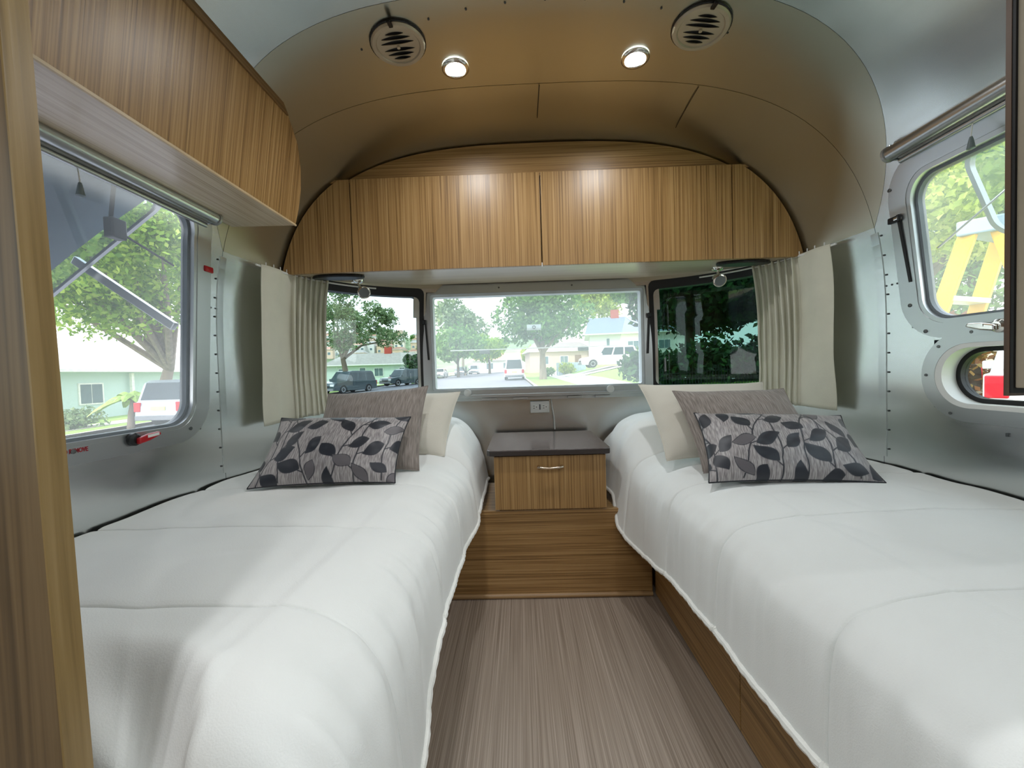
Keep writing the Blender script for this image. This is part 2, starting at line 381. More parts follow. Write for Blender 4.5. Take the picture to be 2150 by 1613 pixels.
wall_left = tag(sheet('left', 'wall_left', alu, 0), 'left curved aluminium wall above the bed', kind='structure')
wall_right = tag(sheet('right', 'wall_right', alu, 0), 'right curved aluminium wall with riveted sheets', kind='structure')
ceiling = tag(sheet('ceiling', 'ceiling', alu_ceil, .0), 'vaulted brushed aluminium ceiling', kind='structure')
end_b = sheet('B', 'end_cap_panel', alu_brown_refl, .0006, ceiling)
end_c = sheet('C', 'end_cap_panel', alu_brown_refl, .0014, ceiling)
wall_rear = tag(sheet('rear', 'wall_rear', alu, .0008), 'curved aluminium rear wall around the windows', kind='structure')
skin = tag(sheet(('left', 'right', 'ceiling', 'B', 'C', 'rear'), 'wall_outer', alu, -.035), 'outer aluminium skin of the trailer', kind='structure')
m = MB(); m.add([(p[0]*AX, -2.59, p[1]) for p in prof], [tuple(range(len(prof)))])
tag(m.build('wall_front', wood('front_wall_oak', 'z', (96, 72, 44), (128, 98, 62), (150, 118, 80))), 'plain front wall behind the viewer', kind='structure')
# floor
m = MB(); fl = [(-AX, -2.6), (AX, -2.6), (AX, Y0)] + [(AX*max(0, math.cos(p))**(2/PE) if math.cos(p) > 0 else -AX*abs(math.cos(p))**(2/PE), Y0+BY*math.sin(p)**(2/PE)) for p in np.radians(np.linspace(2, 178, 50))] + [(-AX, Y0)]
m.prism([(x, y, -.03) for x, y in fl], (0, 0, .03)); floor = tag(m.build('floor', vinyl), 'brown woven-look vinyl floor between the beds', kind='structure')
# rivets (a few pixels each): one strip per sheet
def rivets(pts, name, parent, r=.0032):
    m = MB()
    for p, n in pts: m.lathe([(r, -.001), (r, .0008), (r*.5, .002)], p, n, 8)
    tag(m.build(name, mat('rivet_metal', (86, 88, 88), .5, .8), parent, True), kind='stuff')
for sg, wl_ in ((-1, wall_left), (1, wall_right)):
    pts = []
    for k in range(13):
        z = .62+k*.068; x = shell_x(1.462, z); pts.append(((sg*(x-.001), 1.432, z), (-sg, 0, 0)))
    for k in range(5): pts.append(((sg*(shell_x(1.40, 1.262)-.001), 1.375+.02*k, 1.262), (-sg, 0, 0)))
    rivets(pts, 'rivet_row', wl_)
    # lap joint of two sheets
    m = MB(); zs = np.linspace(.66, 1.45, 20)
    m.loft([[(sg*(shell_x(1.44, z)-h), y, z) for y, h in ((1.44, -.001), (1.44, .0025), (1.47, .0025), (1.47, -.001))] for z in zs]); m.build('lap_joint', alu, wl_)
pts = []
for x in np.arange(-.55, .56, .11):
    z = shell_z(x, 1.14); pts.append(((x, 1.13+.35*x*x, z-.002), (0, 0, -1)))
rivets(pts, 'rivet_row', ceiling)
m = MB(); xs = np.linspace(0, .0, 2)
path = [(0.0, y, shell_z(0, y)-.006) for y in np.linspace(1.452, 1.62, 10)]
m.tube(path, .0016, 6); m.build('panel_seam', lam_edge, ceiling)
m = MB(); path = [(.56, y, shell_z(.56, y)-.006) for y in np.linspace(1.452, 1.66, 10)]; m.tube(path, .0014, 6); m.build('panel_seam', lam_edge, ceiling)

# ------------------------------------------------------------------ side windows
def side_map(sg): return lambda a, b, h: (sg*(shell_x(min(a, Y0), b)-h), a, b)
def side_window(name, sg, y0, y1, z0, z1, r, label, fw=.058, near=None):
    w = thing(name, (sg*1.2, (y0+y1)/2, z0), label, kind='structure'); mp = side_map(sg)
    o = rrect(y0-fw, y1+fw, z0-.045, z1+.05, r+fw*.9, 10); i = rrect(y0, y1, z0, z1, r, 10)
    ring_on(mp, o, i, -.001, .006).build('window_frame', alu_frame, w, True)
    i2 = rrect(y0+.012, y1-.012, z0+.012, z1-.012, r-.008, 10)
    ring_on(mp, i, i2, -.036, .004).build('reveal', alu_frame, w, True)
    ring_on(mp, rrect(y0+.010, y1-.010, z0+.010, z1-.010, r-.008, 10), rrect(y0+.020, y1-.020, z0+.020, z1-.020, r-.014, 10), -.034, -.012).build('gasket', mat('grey_gasket', (120, 128, 134), .5), w, True)
    patch_on(mp, i2, -.026, 4, .001).build('screen', screen_haze, w, True)
    return w
win_l = side_window('window_1', -1, .56, 1.33, .848, 1.57, .09, 'left side window with rounded corners swung open outward')
win_r = side_window('window_2', 1, .56, 1.325, 1.11, 1.58, .09, 'right side window above the oval porthole')
# window furniture: sliding stay slot, tab, latch, screws
def slot(win, sg, ya, za, yb, zb, tabm, tz):
    mp = side_map(sg); a = Vector(mp(ya, za, .010)); b = Vector(mp(yb, zb, .010))
    MB().bar(a, b, .008, .006, (1, 0, 0)).build('stay_slot', black, win)
    t = Vector(mp(ya+(yb-ya)*tz, za+(zb-za)*tz, .016))
    MB().box(t.x-.006, t.x+.006, t.y-.008, t.y+.030, t.z-.010, t.z+.010).build('slide_tab', tabm, win, False, .003)
    MB().lathe([(.008, -.006), (.008, .006)], t, (0, 1, 0), 12).build('slide_knob', tabm if tabm is red_pl else steel, win, True)
slot(win_l, -1, 1.366, 1.40, 1.352, 1.17, red_pl, .06)
slot(win_r, 1, 1.352, 1.478, 1.34, 1.255, black, .06)
def latch(win, sg, y, z, m_, m2):
    mp = side_map(sg); c = Vector(mp(y, z, .006)); q = MB()
    q.lathe([(.018, 0), (.018, .010), (.012, .016)], c, (-sg, 0, 0), 16); q.build('latch_base', black if m_ is red_pl else steel, win, True)
    q = MB(); h = [(y-.005, z+.004), (y+.028, z+.012), (y+.062, z+.014), (y+.066, z+.004), (y+.030, z-.008), (y-.005, z-.014)]
    q.prism([mp(a, b, .020) for a, b in h], (-sg*.012, 0, 0)); q.build('latch_handle', m_, win, False, .004)
    q = MB(); h = [(y+.02, z+.009), (y+.056, z+.0115), (y+.056, z+.004), (y+.02, z+.001)]
    q.prism([mp(a, b, .0322) for a, b in h], (-sg*.001, 0, 0)); q.build('latch_inlay', m2, win)
latch(win_l, -1, 1.10, .842, red_pl, white_pl)
latch(win_r, 1, 1.10, 1.085, steel, steel)
for win, sg, L in ((win_l, -1, [(1.362, 1.07), (1.30, .845), (.95, .838)]), (win_r, 1, [(1.30, 1.09), (1.36, 1.56), (1.35, 1.18)])):
    for y, z in L: MB().lathe([(.006, 0), (.006, .002), (.003, .003)], side_map(sg)(y, z, .006), (-sg, 0, 0), 10).build('screw', mat('screw_head', (110, 112, 112), .4, .8), win, True)
M = Matrix(((0, 0, 1, -1.2+.0062), (1, 0, 0, .922), (0, 1, 0, .834), (0, 0, 0, 1)))
text_mesh('lettering', 'TO REMOVE', .0150, red_ink, win_l, M @ Matrix.Diagonal((.75, 1, 1, 1)), .0005)
# opened panes, hinged along the top
def open_pane(sg, y0, y1, ztop, drop, out, name, win, glassm):
    xh = sg*1.225
    m = MB(); P = rrect(y0, y1, 0, 1, .001, 1); r = rrect(y0, y1, 0, drop, .07, 8)
    f = lambda a, b, h: (xh + sg*(out*(1-b/drop)+h), a, ztop - (drop-b)*math.sqrt(max(0, 1-(out/drop)**2)))
    patch_on(f, r, 0, 3, .004).build('open_pane', glassm, win, True)
    ring_on(f, r, rrect(y0+.012, y1-.012, .012, drop-.012, .06, 8), -.006, .010).build('pane_rim', alu_tube, win, True)
    return f
fl_ = open_pane(-1, .55, 1.31, 1.60, .68, .55, 'pane', win_l, g_pane)
fr_ = open_pane(1, .55, 1.235, 1.62, .30, .12, 'pane', win_r, g_pane)
MB().box(-1.315, -1.285, 1.17, 1.215, 1.435, 1.495).build('stay_block', black, win_l, False, .004)
MB().tube([(-1.30, 1.20, 1.46), (-1.22, 1.30, 1.38)], .0035, 6).build('stay_rod', black, win_l)
MB().bar((-1.30, 1.18, 1.49), (-1.25, 1.15, 1.60), .010, .004).build('strap', black, win_l)
MB().tube([(1.29, 1.13, 1.50), (1.21, 1.28, 1.345)], .003, 6).build('stay_rod', alu_tube, win_r)
MB().box(1.28, 1.30, 1.05, 1.14, 1.495, 1.512).build('stay_block', alu_frame, win_r, False, .002)
# oval porthole
w3 = thing('window_3', (1.2, .98, .855), 'oval porthole with black rubber seal low in the right wall', kind='structure'); mp = side_map(1)
oo = rrect(.70, 1.275, .855, 1.045, .0945, 14); of = rrect(.66, 1.315, .815, 1.085, .134, 14); oi = rrect(.715, 1.255, .868, 1.032, .081, 14); ok = rrect(.728, 1.242, .881, 1.019, .068, 14)
ring_on(mp, of, oo, -.001, .005).build('window_frame', alu_frame, w3, True)
ring_on(mp, oo, oi, -.055, .004).build('reveal', white_pl, w3, True)
ring_on(mp, oi, ok, -.062, -.040).build('gasket', rubber, w3, True)
patch_on(mp, ok, -.055, 3, .003).build('pane', g_clear, w3, True)
for k in range(8):
    a, b = of[k*7]; MB().lathe([(.0045, 0), (.0045, .002)], mp(.9775+(a-.9775)*.955, .95+(b-.95)*.93, .005), (-1, 0, 0), 8).build('screw', MATS['screw_head'], w3)
M = Matrix(((0, 0, -1, 1.2-.0025), (-1, 0, 0, 1.0925), (0, 1, 0, .788), (0, 0, 0, 1)))
text_mesh('lettering', 'E', .013, dark_ink, wall_right, M, .0003)
# plain windows behind the viewer
for n_, (sg, a, b, c, d) in zip((7, 8, 9, 10), SIDE_WIN[3:]):
    w = thing('window_%d' % n_, (sg*1.2, a, c), 'side window further forward in the trailer', kind='structure'); mp = side_map(sg)
    o = rrect(a-.05, b+.05, c-.045, d+.05, .13, 6); i = rrect(a, b, c, d, .08, 6)
    ring_on(mp, o, i, -.04, .006).build('window_frame', alu_frame, w, True); patch_on(mp, i, -.03, 3, .003).build('pane', g_tint, w, True)

# ------------------------------------------------------------------ rear windows
w4 = thing('window_4', (0, 2.22, .86), 'wide centre rear window in an aluminium frame', kind='structure')
rm = lambda a, b, h: (a, 2.225-h, b)
RI = rrect(-.585, .590, .905, 1.440, .012, 3); RO = rrect(-.634, .640, .845, 1.492, .02, 3)
ring_on(rm, RO, RI, -.10, .012).build('window_frame', alu_frame, w4)
ring_on(rm, rrect(-.60, .605, .89, 1.455, .015, 3), rrect(-.570, .575, .917, 1.425, .01, 3), -.05, .004).build('sash', mat('white_sash', (214, 220, 224), .4), w4)
patch_on(rm, rrect(-.572, .577, .915, 1.427, .01, 3), -.03, 2, .001).build('screen', rear_screen_haze, w4)
MB().box(-.64, .645, 2.19, 2.215, .862, .880).build('sill_rail', alu_frame, w4, False, .003)
for x in (-.27, -.1, .2, .35): MB().box(x-.04, x+.04, 2.188, 2.2, .848, .860).build('sill_clip', alu_frame, w4, False, .002)
for x in (-.388, .393):
    MB().lathe([(.014, 0), (.014, .012), (.020, .016), (.020, .028), (.012, .034)], (x, 2.212, .892), (0, -1, 0), 16).build('latch_knob', white_pl, w4, True)
for sg, x in ((-1, -.612), (1, .618)):
    MB().bar((x, 2.208, 1.30), (x+sg*-.012, 2.208, 1.08), .009, .006, (0, 1, 0)).build('stay_slot', black, w4)
    MB().box(x-.012, x+.008, 2.195, 2.209, 1.275, 1.30).build('slide_tab', black, w4, False, .003)
    MB().tube([(x-sg*.03, 2.24, 1.24), (x-sg*.045, 2.42, 1.29), (x-sg*.05, 2.5, 1.32)], .004, 6).build('stay_rod', alu_tube, w4)
for x in (-.6, -.2, .2, .6): MB().lathe([(.005, 0), (.005, .002)], (x, 2.213, 1.466), (0, -1, 0), 8).build('screw', MATS['screw_head'], w4)
# swung-out pane
pf = lambda a, b, h: (a, 2.33 + .36*(1-b) + h, 1.155 + .30*b)
patch_on(pf, [(-.56, 0), (.565, 0), (.565, 1), (-.56, 1)], 0, 2, .004).build('open_pane', glass('rear_pane', (.86, .90, .90)), w4)
MB().bar(pf(-.56, 0, 0), pf(.565, 0, 0), .005, .006).build('pane_rim', white_pl, w4)
for x in (-.33, .33): MB().box(x-.035, x+.035, 2.68, 2.70, 1.128, 1.152).build('pane_catch', mat('grey_catch', (96, 104, 100), .5), w4, False, .003)
o = MB().box(-.045, .045, 2.548, 2.556, 1.262, 1.297).build('sticker', mat('pale_sticker', (214, 222, 222), .5), w4)
MB().lathe([(.011, 0), (.011, .002), (.007, .002), (.007, 0)], (0, 2.547, 1.2795), (0, -1, 0), 20, False).build('sticker_mark', dark_ink, w4)
# corner windows follow the curve of the end
def corner_map(sg):
    def f(a, b, h):
        s = s_of(b)*(1-h/1.1); ex = max(0, math.cos(a))**(2/PE); ey = max(0, math.sin(a))**(2/PE); return (sg*AX*ex*s, Y0+BY*ey*s, b)
    return f
for nm, sg, gm, lab in (('window_5', -1, g_tint, 'curved left corner window in black surround'), ('window_6', 1, g_dark, 'dark tinted right corner window in black surround')):
    w = thing(nm, (sg*.9, 2.08, .88), lab, kind='structure'); mp = corner_map(sg)
    a0, a1 = math.radians(26), math.radians(65.0)
    i = resample(rrect(a0, a1, .905, 1.425, .03, 4), 160); o = resample(rrect(a0-.03, a1+.022, .878, 1.47, .03, 4), 160)
    ring_on(mp, o, i, -.04, .005).build('surround', black, w, True)
    patch_on(mp, i, -.02, 5, .003).build('pane', gm, w, 'all')
    q = MB(); pth = [mp(a, 1.452, .035) for a in np.linspace(math.radians(10), math.radians(50), 16)]; q.tube(pth, .004, 6); q.build('curtain_track', white_pl, w, True)

# ------------------------------------------------------------------ rear overhead cabinet
YC = 1.72; ZB, ZT = 1.450, 1.842
rc = thing('overhead_cabinet', (0, 1.95, ZB), 'oak overhead cabinet across the rear wall with four doors', 'cabinet')
def end_curve(sg, z0, z1, n, y, inset): return [(sg*(shell_x(y, z)-inset), z) for z in np.linspace(z0, z1, n)]
def door_poly(xa, xb, z0, z1): return [(xa, z0), (xb, z0), (xb, z1), (xa, z1)]
g = .002
xL, xM, xR = -.803, .010, .815
polys = [('L', None), (door_poly(xL+g, xM-g, ZB, ZT),), (door_poly(xM+g, xR-g, ZB, ZT),), ('R', None)]
for k, p in enumerate(polys):
    if p[0] == 'L': c = [q for q in end_curve(-1, ZB, ZT, 14, YC+.02, .012)]; c = [q for q in c if q[0] < xL-.02]; poly = [(xL-g, ZT), (xL-g, ZB)] + c + ([(c[-1][0], ZT)] if c[-1][1] < ZT-.002 else [])
    elif p[0] == 'R': c = [q for q in end_curve(1, ZB, ZT, 14, YC+.02, .012) if q[0] > xR+.02]; poly = [(xR+g, ZT), (xR+g, ZB)] + c + ([(c[-1][0], ZT)] if c[-1][1] < ZT-.002 else [])
    else: poly = p[0]
    MB().prism([(x, YC, z) for x, z in poly], (0, .018, 0)).build('door', oak_v, rc, False, .0012)
MB().box(xM-.0016, xM+.0016, YC-.0005, YC+.004, ZB-.004, ZB+.012).build('door_bumper', white_pl, rc)
MB().prism([(x, YC+.020, z) for x, z in [(-.80, ZB+.004), (.80, ZB+.004), (1.02, ZB+.004)] + end_curve(1, ZB+.004, 1.83, 8, YC+.03, .014)[1:] + list(reversed(end_curve(-1, ZB+.004, 1.83, 8, YC+.03, .014)))], (0, .012, 0)).build('carcass_front', lam_edge, rc)
# arched filler above the doors
xs = np.linspace(-.86, .86, 41); top = [(x, YC+.035, max(ZT-.01, shell_z(x, YC+.035)-.008)) for x in xs]
MB().prism([(-.86, YC+.035, ZT-.03)] + top + [(.86, YC+.035, ZT-.03)], (0, .014, 0)).build('filler_panel', oak_x, rc)
MB().prism([(x, y, ZT-.012) for x, y in ((-.9, YC+.004), (.9, YC+.004), (.9, YC+.05), (-.9, YC+.05))], (0, 0, .012)).build('top_rail', oak_x, rc)
# underside board
und = [(x, y) for x, y in [(-shell_x(YC+.03, ZB)+.02, YC+.012), (shell_x(YC+.03, ZB)-.02, YC+.012)]]
cur = [(sg*0+AX*s_of(1.47)*math.copysign(abs(math.cos(a))**(2/PE), math.cos(a)), Y0+BY*s_of(1.47)*math.sin(a)**(2/PE)) for a in np.radians(np.linspace(30, 150, 40)) for sg in (1,)]
cur = [(x*.985, min(y-.012, 2.20)) for x, y in cur if y > YC+.06]
zz = lambda y: ZB + (y-YC)*.085
MB().loft([[(x, y, zz(y)) for x, y in und+cur], [(x, y, zz(y)+.012) for x, y in und+cur]]).build('underside', oak_pale_x, rc)
# plain black oval discs under the ends
for sg in (-1, 1):
    q = MB(); cx, cy = sg*.90, 1.80; pts = [(cx+.115*math.cos(t), cy+.055*math.sin(t)) for t in np.linspace(0, 2*PI, 28, endpoint=False)]
    q.loft([[(x, y, zz(y)-.014) for x, y in pts], [(x, y, zz(y)-.001) for x, y in pts]])
    o = q.build('disc', black, None, False, .004, (cx, cy, zz(cy)-.014))
    tag(o, 'black oval disc under the %s end of the rear cabinet' % ('left' if sg < 0 else 'right'), 'disc')

# ------------------------------------------------------------------ left overhead cabinet
lc = thing('overhead_cabinet', (-1.0, .9, 1.55), 'long oak overhead cabinet along the left wall above the window', 'cabinet')
xf = lambda z: -.90 + .05*(z-1.55)/.35
face = [(.30, 1.552), (1.459, 1.560), (1.470, 1.62), (1.472, 1.69), (1.458, 1.76), (1.425, 1.83), (1.36, 1.885), (.30, 1.885)]
q = MB(); q.loft([[(xf(z), y, z) for y, z in face], [(xf(z)-.018, y, z) for y, z in face]]); q.build('door', oak_side, lc, False, .0015)
strip = [(.30, 1.880), (1.352, 1.880), (1.30, 1.915), (.30, 1.915)]
q = MB(); q.loft([[(xf(z)+.006, y, z) for y, z in strip], [(xf(z)-.02, y, z) for y, z in strip]]); q.build('trim_strip', wood('oak_trim_strip', 'y', (96, 70, 40), (124, 94, 58), (140, 110, 72)), lc)
q = MB(); q.prism([(-.90, .30, 1.548), (-1.135, .30, 1.548), (-1.125, 1.45, 1.556), (-.902, 1.457, 1.556)], (0, 0, .012)); q.build('underside', oak_bed_refl, lc, False, .001)
endp = [(-.90, 1.558), (-1.13, 1.558)] + [(-(shell_x(1.45, z)-.008), z) for z in np.linspace(1.60, 1.80, 8)] + [(xf(1.80)-.01, 1.80)]
q = MB(); q.prism([(x, 1.418, z) for x, z in endp], (0, .014, 0)); q.build('end_panel', oak_v, lc)
MB().bar((-.8985, .30, 1.549), (-.8985, 1.459, 1.557), .006, .006).build('edge_band', mat('pale_edge_band', (206, 180, 142), .45), lc)

# ------------------------------------------------------------------ foreground panels
pp = thing('partition_panel', (-.85, .37, 0), 'tall oak partition panel filling the left edge', 'panel')
ln = lambda z: -.530 - .022*(z-.62)
pts = [(ln(0), 0), (-1.19, 0)] + [(-(AX*s_of(z)-.008), z) for z in np.linspace(1.0, 1.93, 16)] + [(ln(1.955), 1.955)]
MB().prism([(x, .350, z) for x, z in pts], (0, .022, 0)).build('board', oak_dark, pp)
MB().loft([[(ln(z), .3495, z), (ln(z)+.002, .3495, z), (ln(z)+.002, .3725, z), (ln(z), .3725, z)] for z in (0, 1.955)]).build('edge_band', edge_band, pp)
hp = thing('hanging_locker', (.75, .40, .962), 'wood-edged hanging locker with beige door at the right edge', 'locker')
brown = wood('walnut_edge', 'z', (70, 50, 38), (98, 74, 56), (116, 90, 68), fine=50)
MB().box(.378, 1.02, .4000, .4045, .962, 1.80).build('door', brown, hp)
MB().box(.3785, 1.02, .3970, .4000, .965, 1.80).build('shadow_gap', black, hp)
MB().box(.380, 1.02, .366, .3970, .970, 1.80).build('door_skin', mat('beige_laminate', (156, 144, 126), .5, bump=.05), hp, False, .001)
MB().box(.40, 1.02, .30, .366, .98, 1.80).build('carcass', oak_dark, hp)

# ------------------------------------------------------------------ roller blinds
def blind(sg, z, ya, yb, xo, label, pull_y):
    x = sg*(shell_x(1.0, z)-xo); t = thing('roller_blind', (x, (ya+yb)/2, z), label, 'blind')
    MB().tube([(x, ya, z), (x, yb, z)], .021, 18).build('roller_tube', alu_tube, t, True)
    MB().lathe([(.024, 0), (.024, .008), (.018, .012)], (x, yb, z), (0, 1, 0), 18).build('end_cap', mat('blind_cap', (170, 170, 168), .4, .6), t, True)
    xb = x + sg*.018
    MB().tube([(xb, ya, z-.030), (xb, yb-.015, z-.030)], .0075, 10).build('bottom_bar', alu_tube, t, True)
    MB().box(min(x, sg*1.165), max(x, sg*1.165), yb+.0005, yb+.006, z-.02, z+.03).build('bracket', alu_frame, t, False, .002)
    MB().box(xb-.012, xb+.012, ya, yb-.02, z-.024, z-.014).build('fabric_edge', mat('blind_fabric', (150, 150, 146), .8), t)
    MB().tube([(xb, pull_y, z-.034), (xb-sg*.004, pull_y, z-.07)], .0015, 6).build('pull_cord', white_pl, t)
    MB().lathe([(.003, .03), (.005, .022), (.008, .004), (.009, 0), (.004, -.003)], (xb-sg*.004, pull_y, z-.10), (0, 0, 1), 12).build('pull_tassel', mat('grey_tassel', (110, 122, 124), .4), t, True)
    return t
blind(-1, 1.545, .40, 1.335, .042, 'silver roller blind tucked under the left overhead cabinet', .935)
blind(1, 1.645, .40, 1.292, .03, 'silver roller blind mounted above the right side window', 1.08)
# ------------------------------------------------------------------ beds and coverlets
def nz3(x, y, z): return mnoise.noise(Vector((x, y, z)))
def bed(sg, label, foot, xbase):
    t = thing('bed', (sg*.8, 1.2, 0), label, 'bed')
    X0, X1 = sg*xbase, sg*1.185
    lo, hi = sorted((X0, X1))
    ylim = lambda x: shell_y(x, .5)-.02
    def plan(xa, xb, y0, inset=0):
        xs = np.linspace(xa, xb, 12); return [(xa, y0), (xb, y0)] + [(x, min(2.18, ylim(x)-inset)) for x in reversed(xs)]
    q = MB(); q.prism([(x, y, .0) for x, y in plan(X0-sg*-.02, X1, foot+.06)], (0, 0, .385)); q.build('base', oak_y, t)
    for ya, yb in ((foot+.06, .72), (.724, 1.06), (1.064, 1.738)):
        if yb > ya: MB().box(*sorted((X0, X0+sg*.016)), ya, yb, .012, .384).build('side_panel', oak_y if sg > 0 else oak_y, t, False, .001)
    xm = sg*(.47 if sg > 0 else .44)
    q = MB(); pl = plan(xm, sg*1.17, foot+.20, .01); q.prism([(x, y, .385) for x, y in pl], (0, 0, .195)); q.build('mattress', matt_m, t, False, .03, None, 3)
    return t
bed_l = bed(-1, 'left twin bed on an oak base beside the left window', .39, .47)
bed_r = bed(1, 'right twin bed on an oak base beside the porthole wall', .16, .468)
SEAMS = [1.68, 1.33, .985, .64, .29]
def smooth(a, b, x):
    t = max(0.0, min(1.0, (x-a)/(b-a))); return t*t*(3-2*t)
def coverlet(sg, foot, prof, label, hemz, seed):
    # prof: (|x|, z) from crest to hem, world metres
    n_flat, n_side = 70, 46
    px = np.array([p[0] for p in prof]); pz = np.array([p[1] for p in prof])
    tt = np.linspace(0, 1, len(prof)); ts = np.linspace(0, 1, n_side)
    # smooth the profile
    fx = np.interp(ts, tt, px); fz = np.interp(ts, tt, pz)
    for _ in range(6):
        fx[1:-1] = (fx[:-2]+2*fx[1:-1]+fx[2:])/4; fz[1:-1] = (fz[:-2]+2*fz[1:-1]+fz[2:])/4
    yv = np.r_[np.linspace(foot-.10, foot+.12, 26)[:-1], np.linspace(foot+.12, 2.17, 170)]
    for sy in SEAMS:
        if sy > foot+.14: yv = np.r_[yv, sy+np.array([-.012, -.008, -.0055, -.004, -.003, -.002, -.001, 0, .001, .002, .003, .004, .0055, .008, .012])]
    yv = np.sort(yv)
    P = np.zeros((len(yv), n_flat+n_side, 3)); crest = prof[0][0]
    for i, y in enumerate(yv):
        yy = max(y, foot)
        xw = min(1.185, shell_x(yy, .62)-.012)
        if yy > 2.0: xw = min(xw, shell_x(yy, .62)-.012)
        xw = max(xw, crest+.02)
        drop = 0.0; dy = 0.0
        if y < foot+.12:                                         # rolled-over foot end
            u = (foot+.12-y)/.22; ang = min(PI/2, u*2.2)
            drop = .085*(1-math.cos(ang)) + max(0, u*2.2-PI/2)*.24; dy = 0
            yreal = foot+.12-.085*math.sin(ang)*1.3
        else: yreal = y
        y_row = yreal
        hy = smooth(1.60, 1.86, yreal)*(1-smooth(2.02, 2.19, yreal)*.55)
        for j in range(n_flat+n_side):
            yreal = y_row
            if j < n_flat:
                f = j/n_flat; x = xw + (crest-xw)*f; z = .63 + .006*math.sin(f*PI)
                hx = smooth(0, .10, f)*.7+.3; side = 0
            else:
                k = j-n_flat; x, z = fx[k], fz[k]; hx = 1-.75*smooth(.1, .8, k/n_side); side = k/(n_side-1)
            hump = .155*hy*hx
            wob = (.014*nz3(x*2.3, y_row*1.5+seed, 1.0) - .02*side*side)*smooth(foot+.12, foot+.25, y_row)*(1-smooth(2.0, 2.15, y_row))
            gd = 0
            for s_i, sy in enumerate(SEAMS):
                d = abs(y_row-sy); gd = max(gd, math.exp(-(d/.0022)**2)*.8+.35*math.exp(-(d/.010)**2))
            puff = 0
            for s_i in range(len(SEAMS)-1):
                a, b = SEAMS[s_i+1], SEAMS[s_i]
                if a <= yreal <= b: puff = math.sin(PI*(yreal-a)/(b-a))**.5
            wr = .006*nz3(x*3, yreal*3, seed) + .0028*nz3(x*9+yreal*5, yreal*9-x*6, seed+3) - .0022*max(0, .16-abs(nz3(x*3.1+yreal*2.4, yreal*4.2-x*3.6, seed+13)))/.16
            edge = math.exp(-((side-.35)/.45)**2) if side > 0 else 0
            wr2 = (.016*edge*nz3(yreal*20, side*1.2, seed+7) + .009*edge*nz3(yreal*42, side*1.6, seed+17) + .012*side*nz3(yreal*6, 0, seed+9))
            nx = -1.0 if side == 0 else 0
            h = .004*puff - .0075*gd + wr
            yreal = y_row + wob
            if side == 0: X, Z = x, z+hump+h
            else:
                c = smooth(0, .5, side); X = x - (h*.8+wr2)*c - .02*hump - (.055 if sg > 0 else .02)*side*smooth(1.40, 1.74, yreal); Z = z+hump*(1-.0*side)+h*(1-c)
            hz = np.interp(yreal, *hemz)
            if side > 0: Z += (hz)*side**1.5
            Z -= drop*(1 if side == 0 else 1-.2*side)
            if drop > .02 and j < n_flat+n_side: X += .0
            fold = 0
            if y < foot+.14 and side == 0:                        # soft pleat at the foot
                fold = .022*math.exp(-((x-(crest+.16+ (foot+.12-y)*.5))/.05)**2)*smooth(0, .12, foot+.14-y)
            if seed < 2 and side == 0 and yreal < .60:                # deep crease across the foot of the left bed
                dl = ((x-.505)*.573 - (yreal-.42)*.819)
                fold += .055*math.exp(-(dl/.030)**2)*(1-smooth(.44, .56, yreal)) - .018*math.exp(-((dl+.062)/.022)**2)*(1-smooth(.46, .58, yreal))
            P[i, j] = (sg*X, yreal, Z-fold)
    o = grid_mesh(P, 'coverlet', quilt_m, None, 'all', (sg*.8, 1.2, .63)); tag(o, label, 'coverlet')
    # hem piping
    hem = [tuple(P[i, -1]) for i in range(0, len(yv), 1)]
    q = MB(); rad = [.0085*(1+.13*math.sin(i*2.1)) for i in range(len(hem))]; q.tube(hem, rad, 8)
    q.build('hem_piping', pipe_m, o, True)
    q = MB(); q.tube([tuple(P[i, -1]+np.array((0, 0, -.001))) for i in (0, 1)], .002, 4)
    return o
cov_l = coverlet(-1, .42, [(.50, .632), (.43, .623), (.374, .604), (.335, .570), (.319, .52), (.311, .46), (.305, .40)], 'ivory quilted coverlet on the left bed', ([.3, .70, .78, .9, 1.0, 1.45, 1.7, 2.2], [-.13, -.12, -.08, -.01, .0, -.02, .005, .005]), 1.3)
cov_r = coverlet(1, .17, [(.58, .632), (.49, .620), (.418, .598), (.380, .562), (.369, .51), (.364, .43), (.360, .362)], 'ivory quilted coverlet on the right bed', ([.2, .6, 1.0, 1.2, 1.5, 1.72, 1.8, 2.2], [.0, .0, -.01, -.03, -.07, -.06, .035, .035]), 5.1)

# ------------------------------------------------------------------ nightstand on its platform
pf_ = thing('platform', (0, 1.95, 0), 'low oak platform box under the nightstand', 'platform')
MB().box(-.462, .462, 1.757, 2.19, 0, .372).build('carcass', oak_x, pf_)
MB().box(-.455, .455, 1.742, 1.757, .022, .374).build('front_panel', oak_x, pf_)
MB().box(-.462, .462, 1.736, 2.19, .3745, .392).build('top_board', oak_x, pf_, False, .002)
q = MB(); q.tube([(-.455, 1.738, .011), (.455, 1.738, .011)], .011, 10); q.build('quarter_round', wood('oak_moulding', 'x', (136, 104, 64), (164, 130, 88), (180, 148, 104)), pf_, True)
ns = thing('nightstand', (.02, 1.95, .393), 'small oak nightstand with dark top between the beds', 'nightstand')
MB().box(-.205, .247, 1.738, 2.19, .393, .640).build('carcass', oak_v, ns)
dr = MB().box(-.222, .260, 1.720, 1.7375, .402, .634).build('drawer_front', oak_v, ns, False, .001)
hq = MB(); hx0, hx1, hz = -.030, .070, .588
hq.tube([(hx0, 1.720, hz), (hx0, 1.700, hz), (hx0+.012, 1.694, hz-.001), (.02, 1.691, hz-.002), (hx1-.012, 1.694, hz-.001), (hx1, 1.700, hz), (hx1, 1.720, hz)], [.007, .007, .0055, .005, .0055, .007, .007], 10)
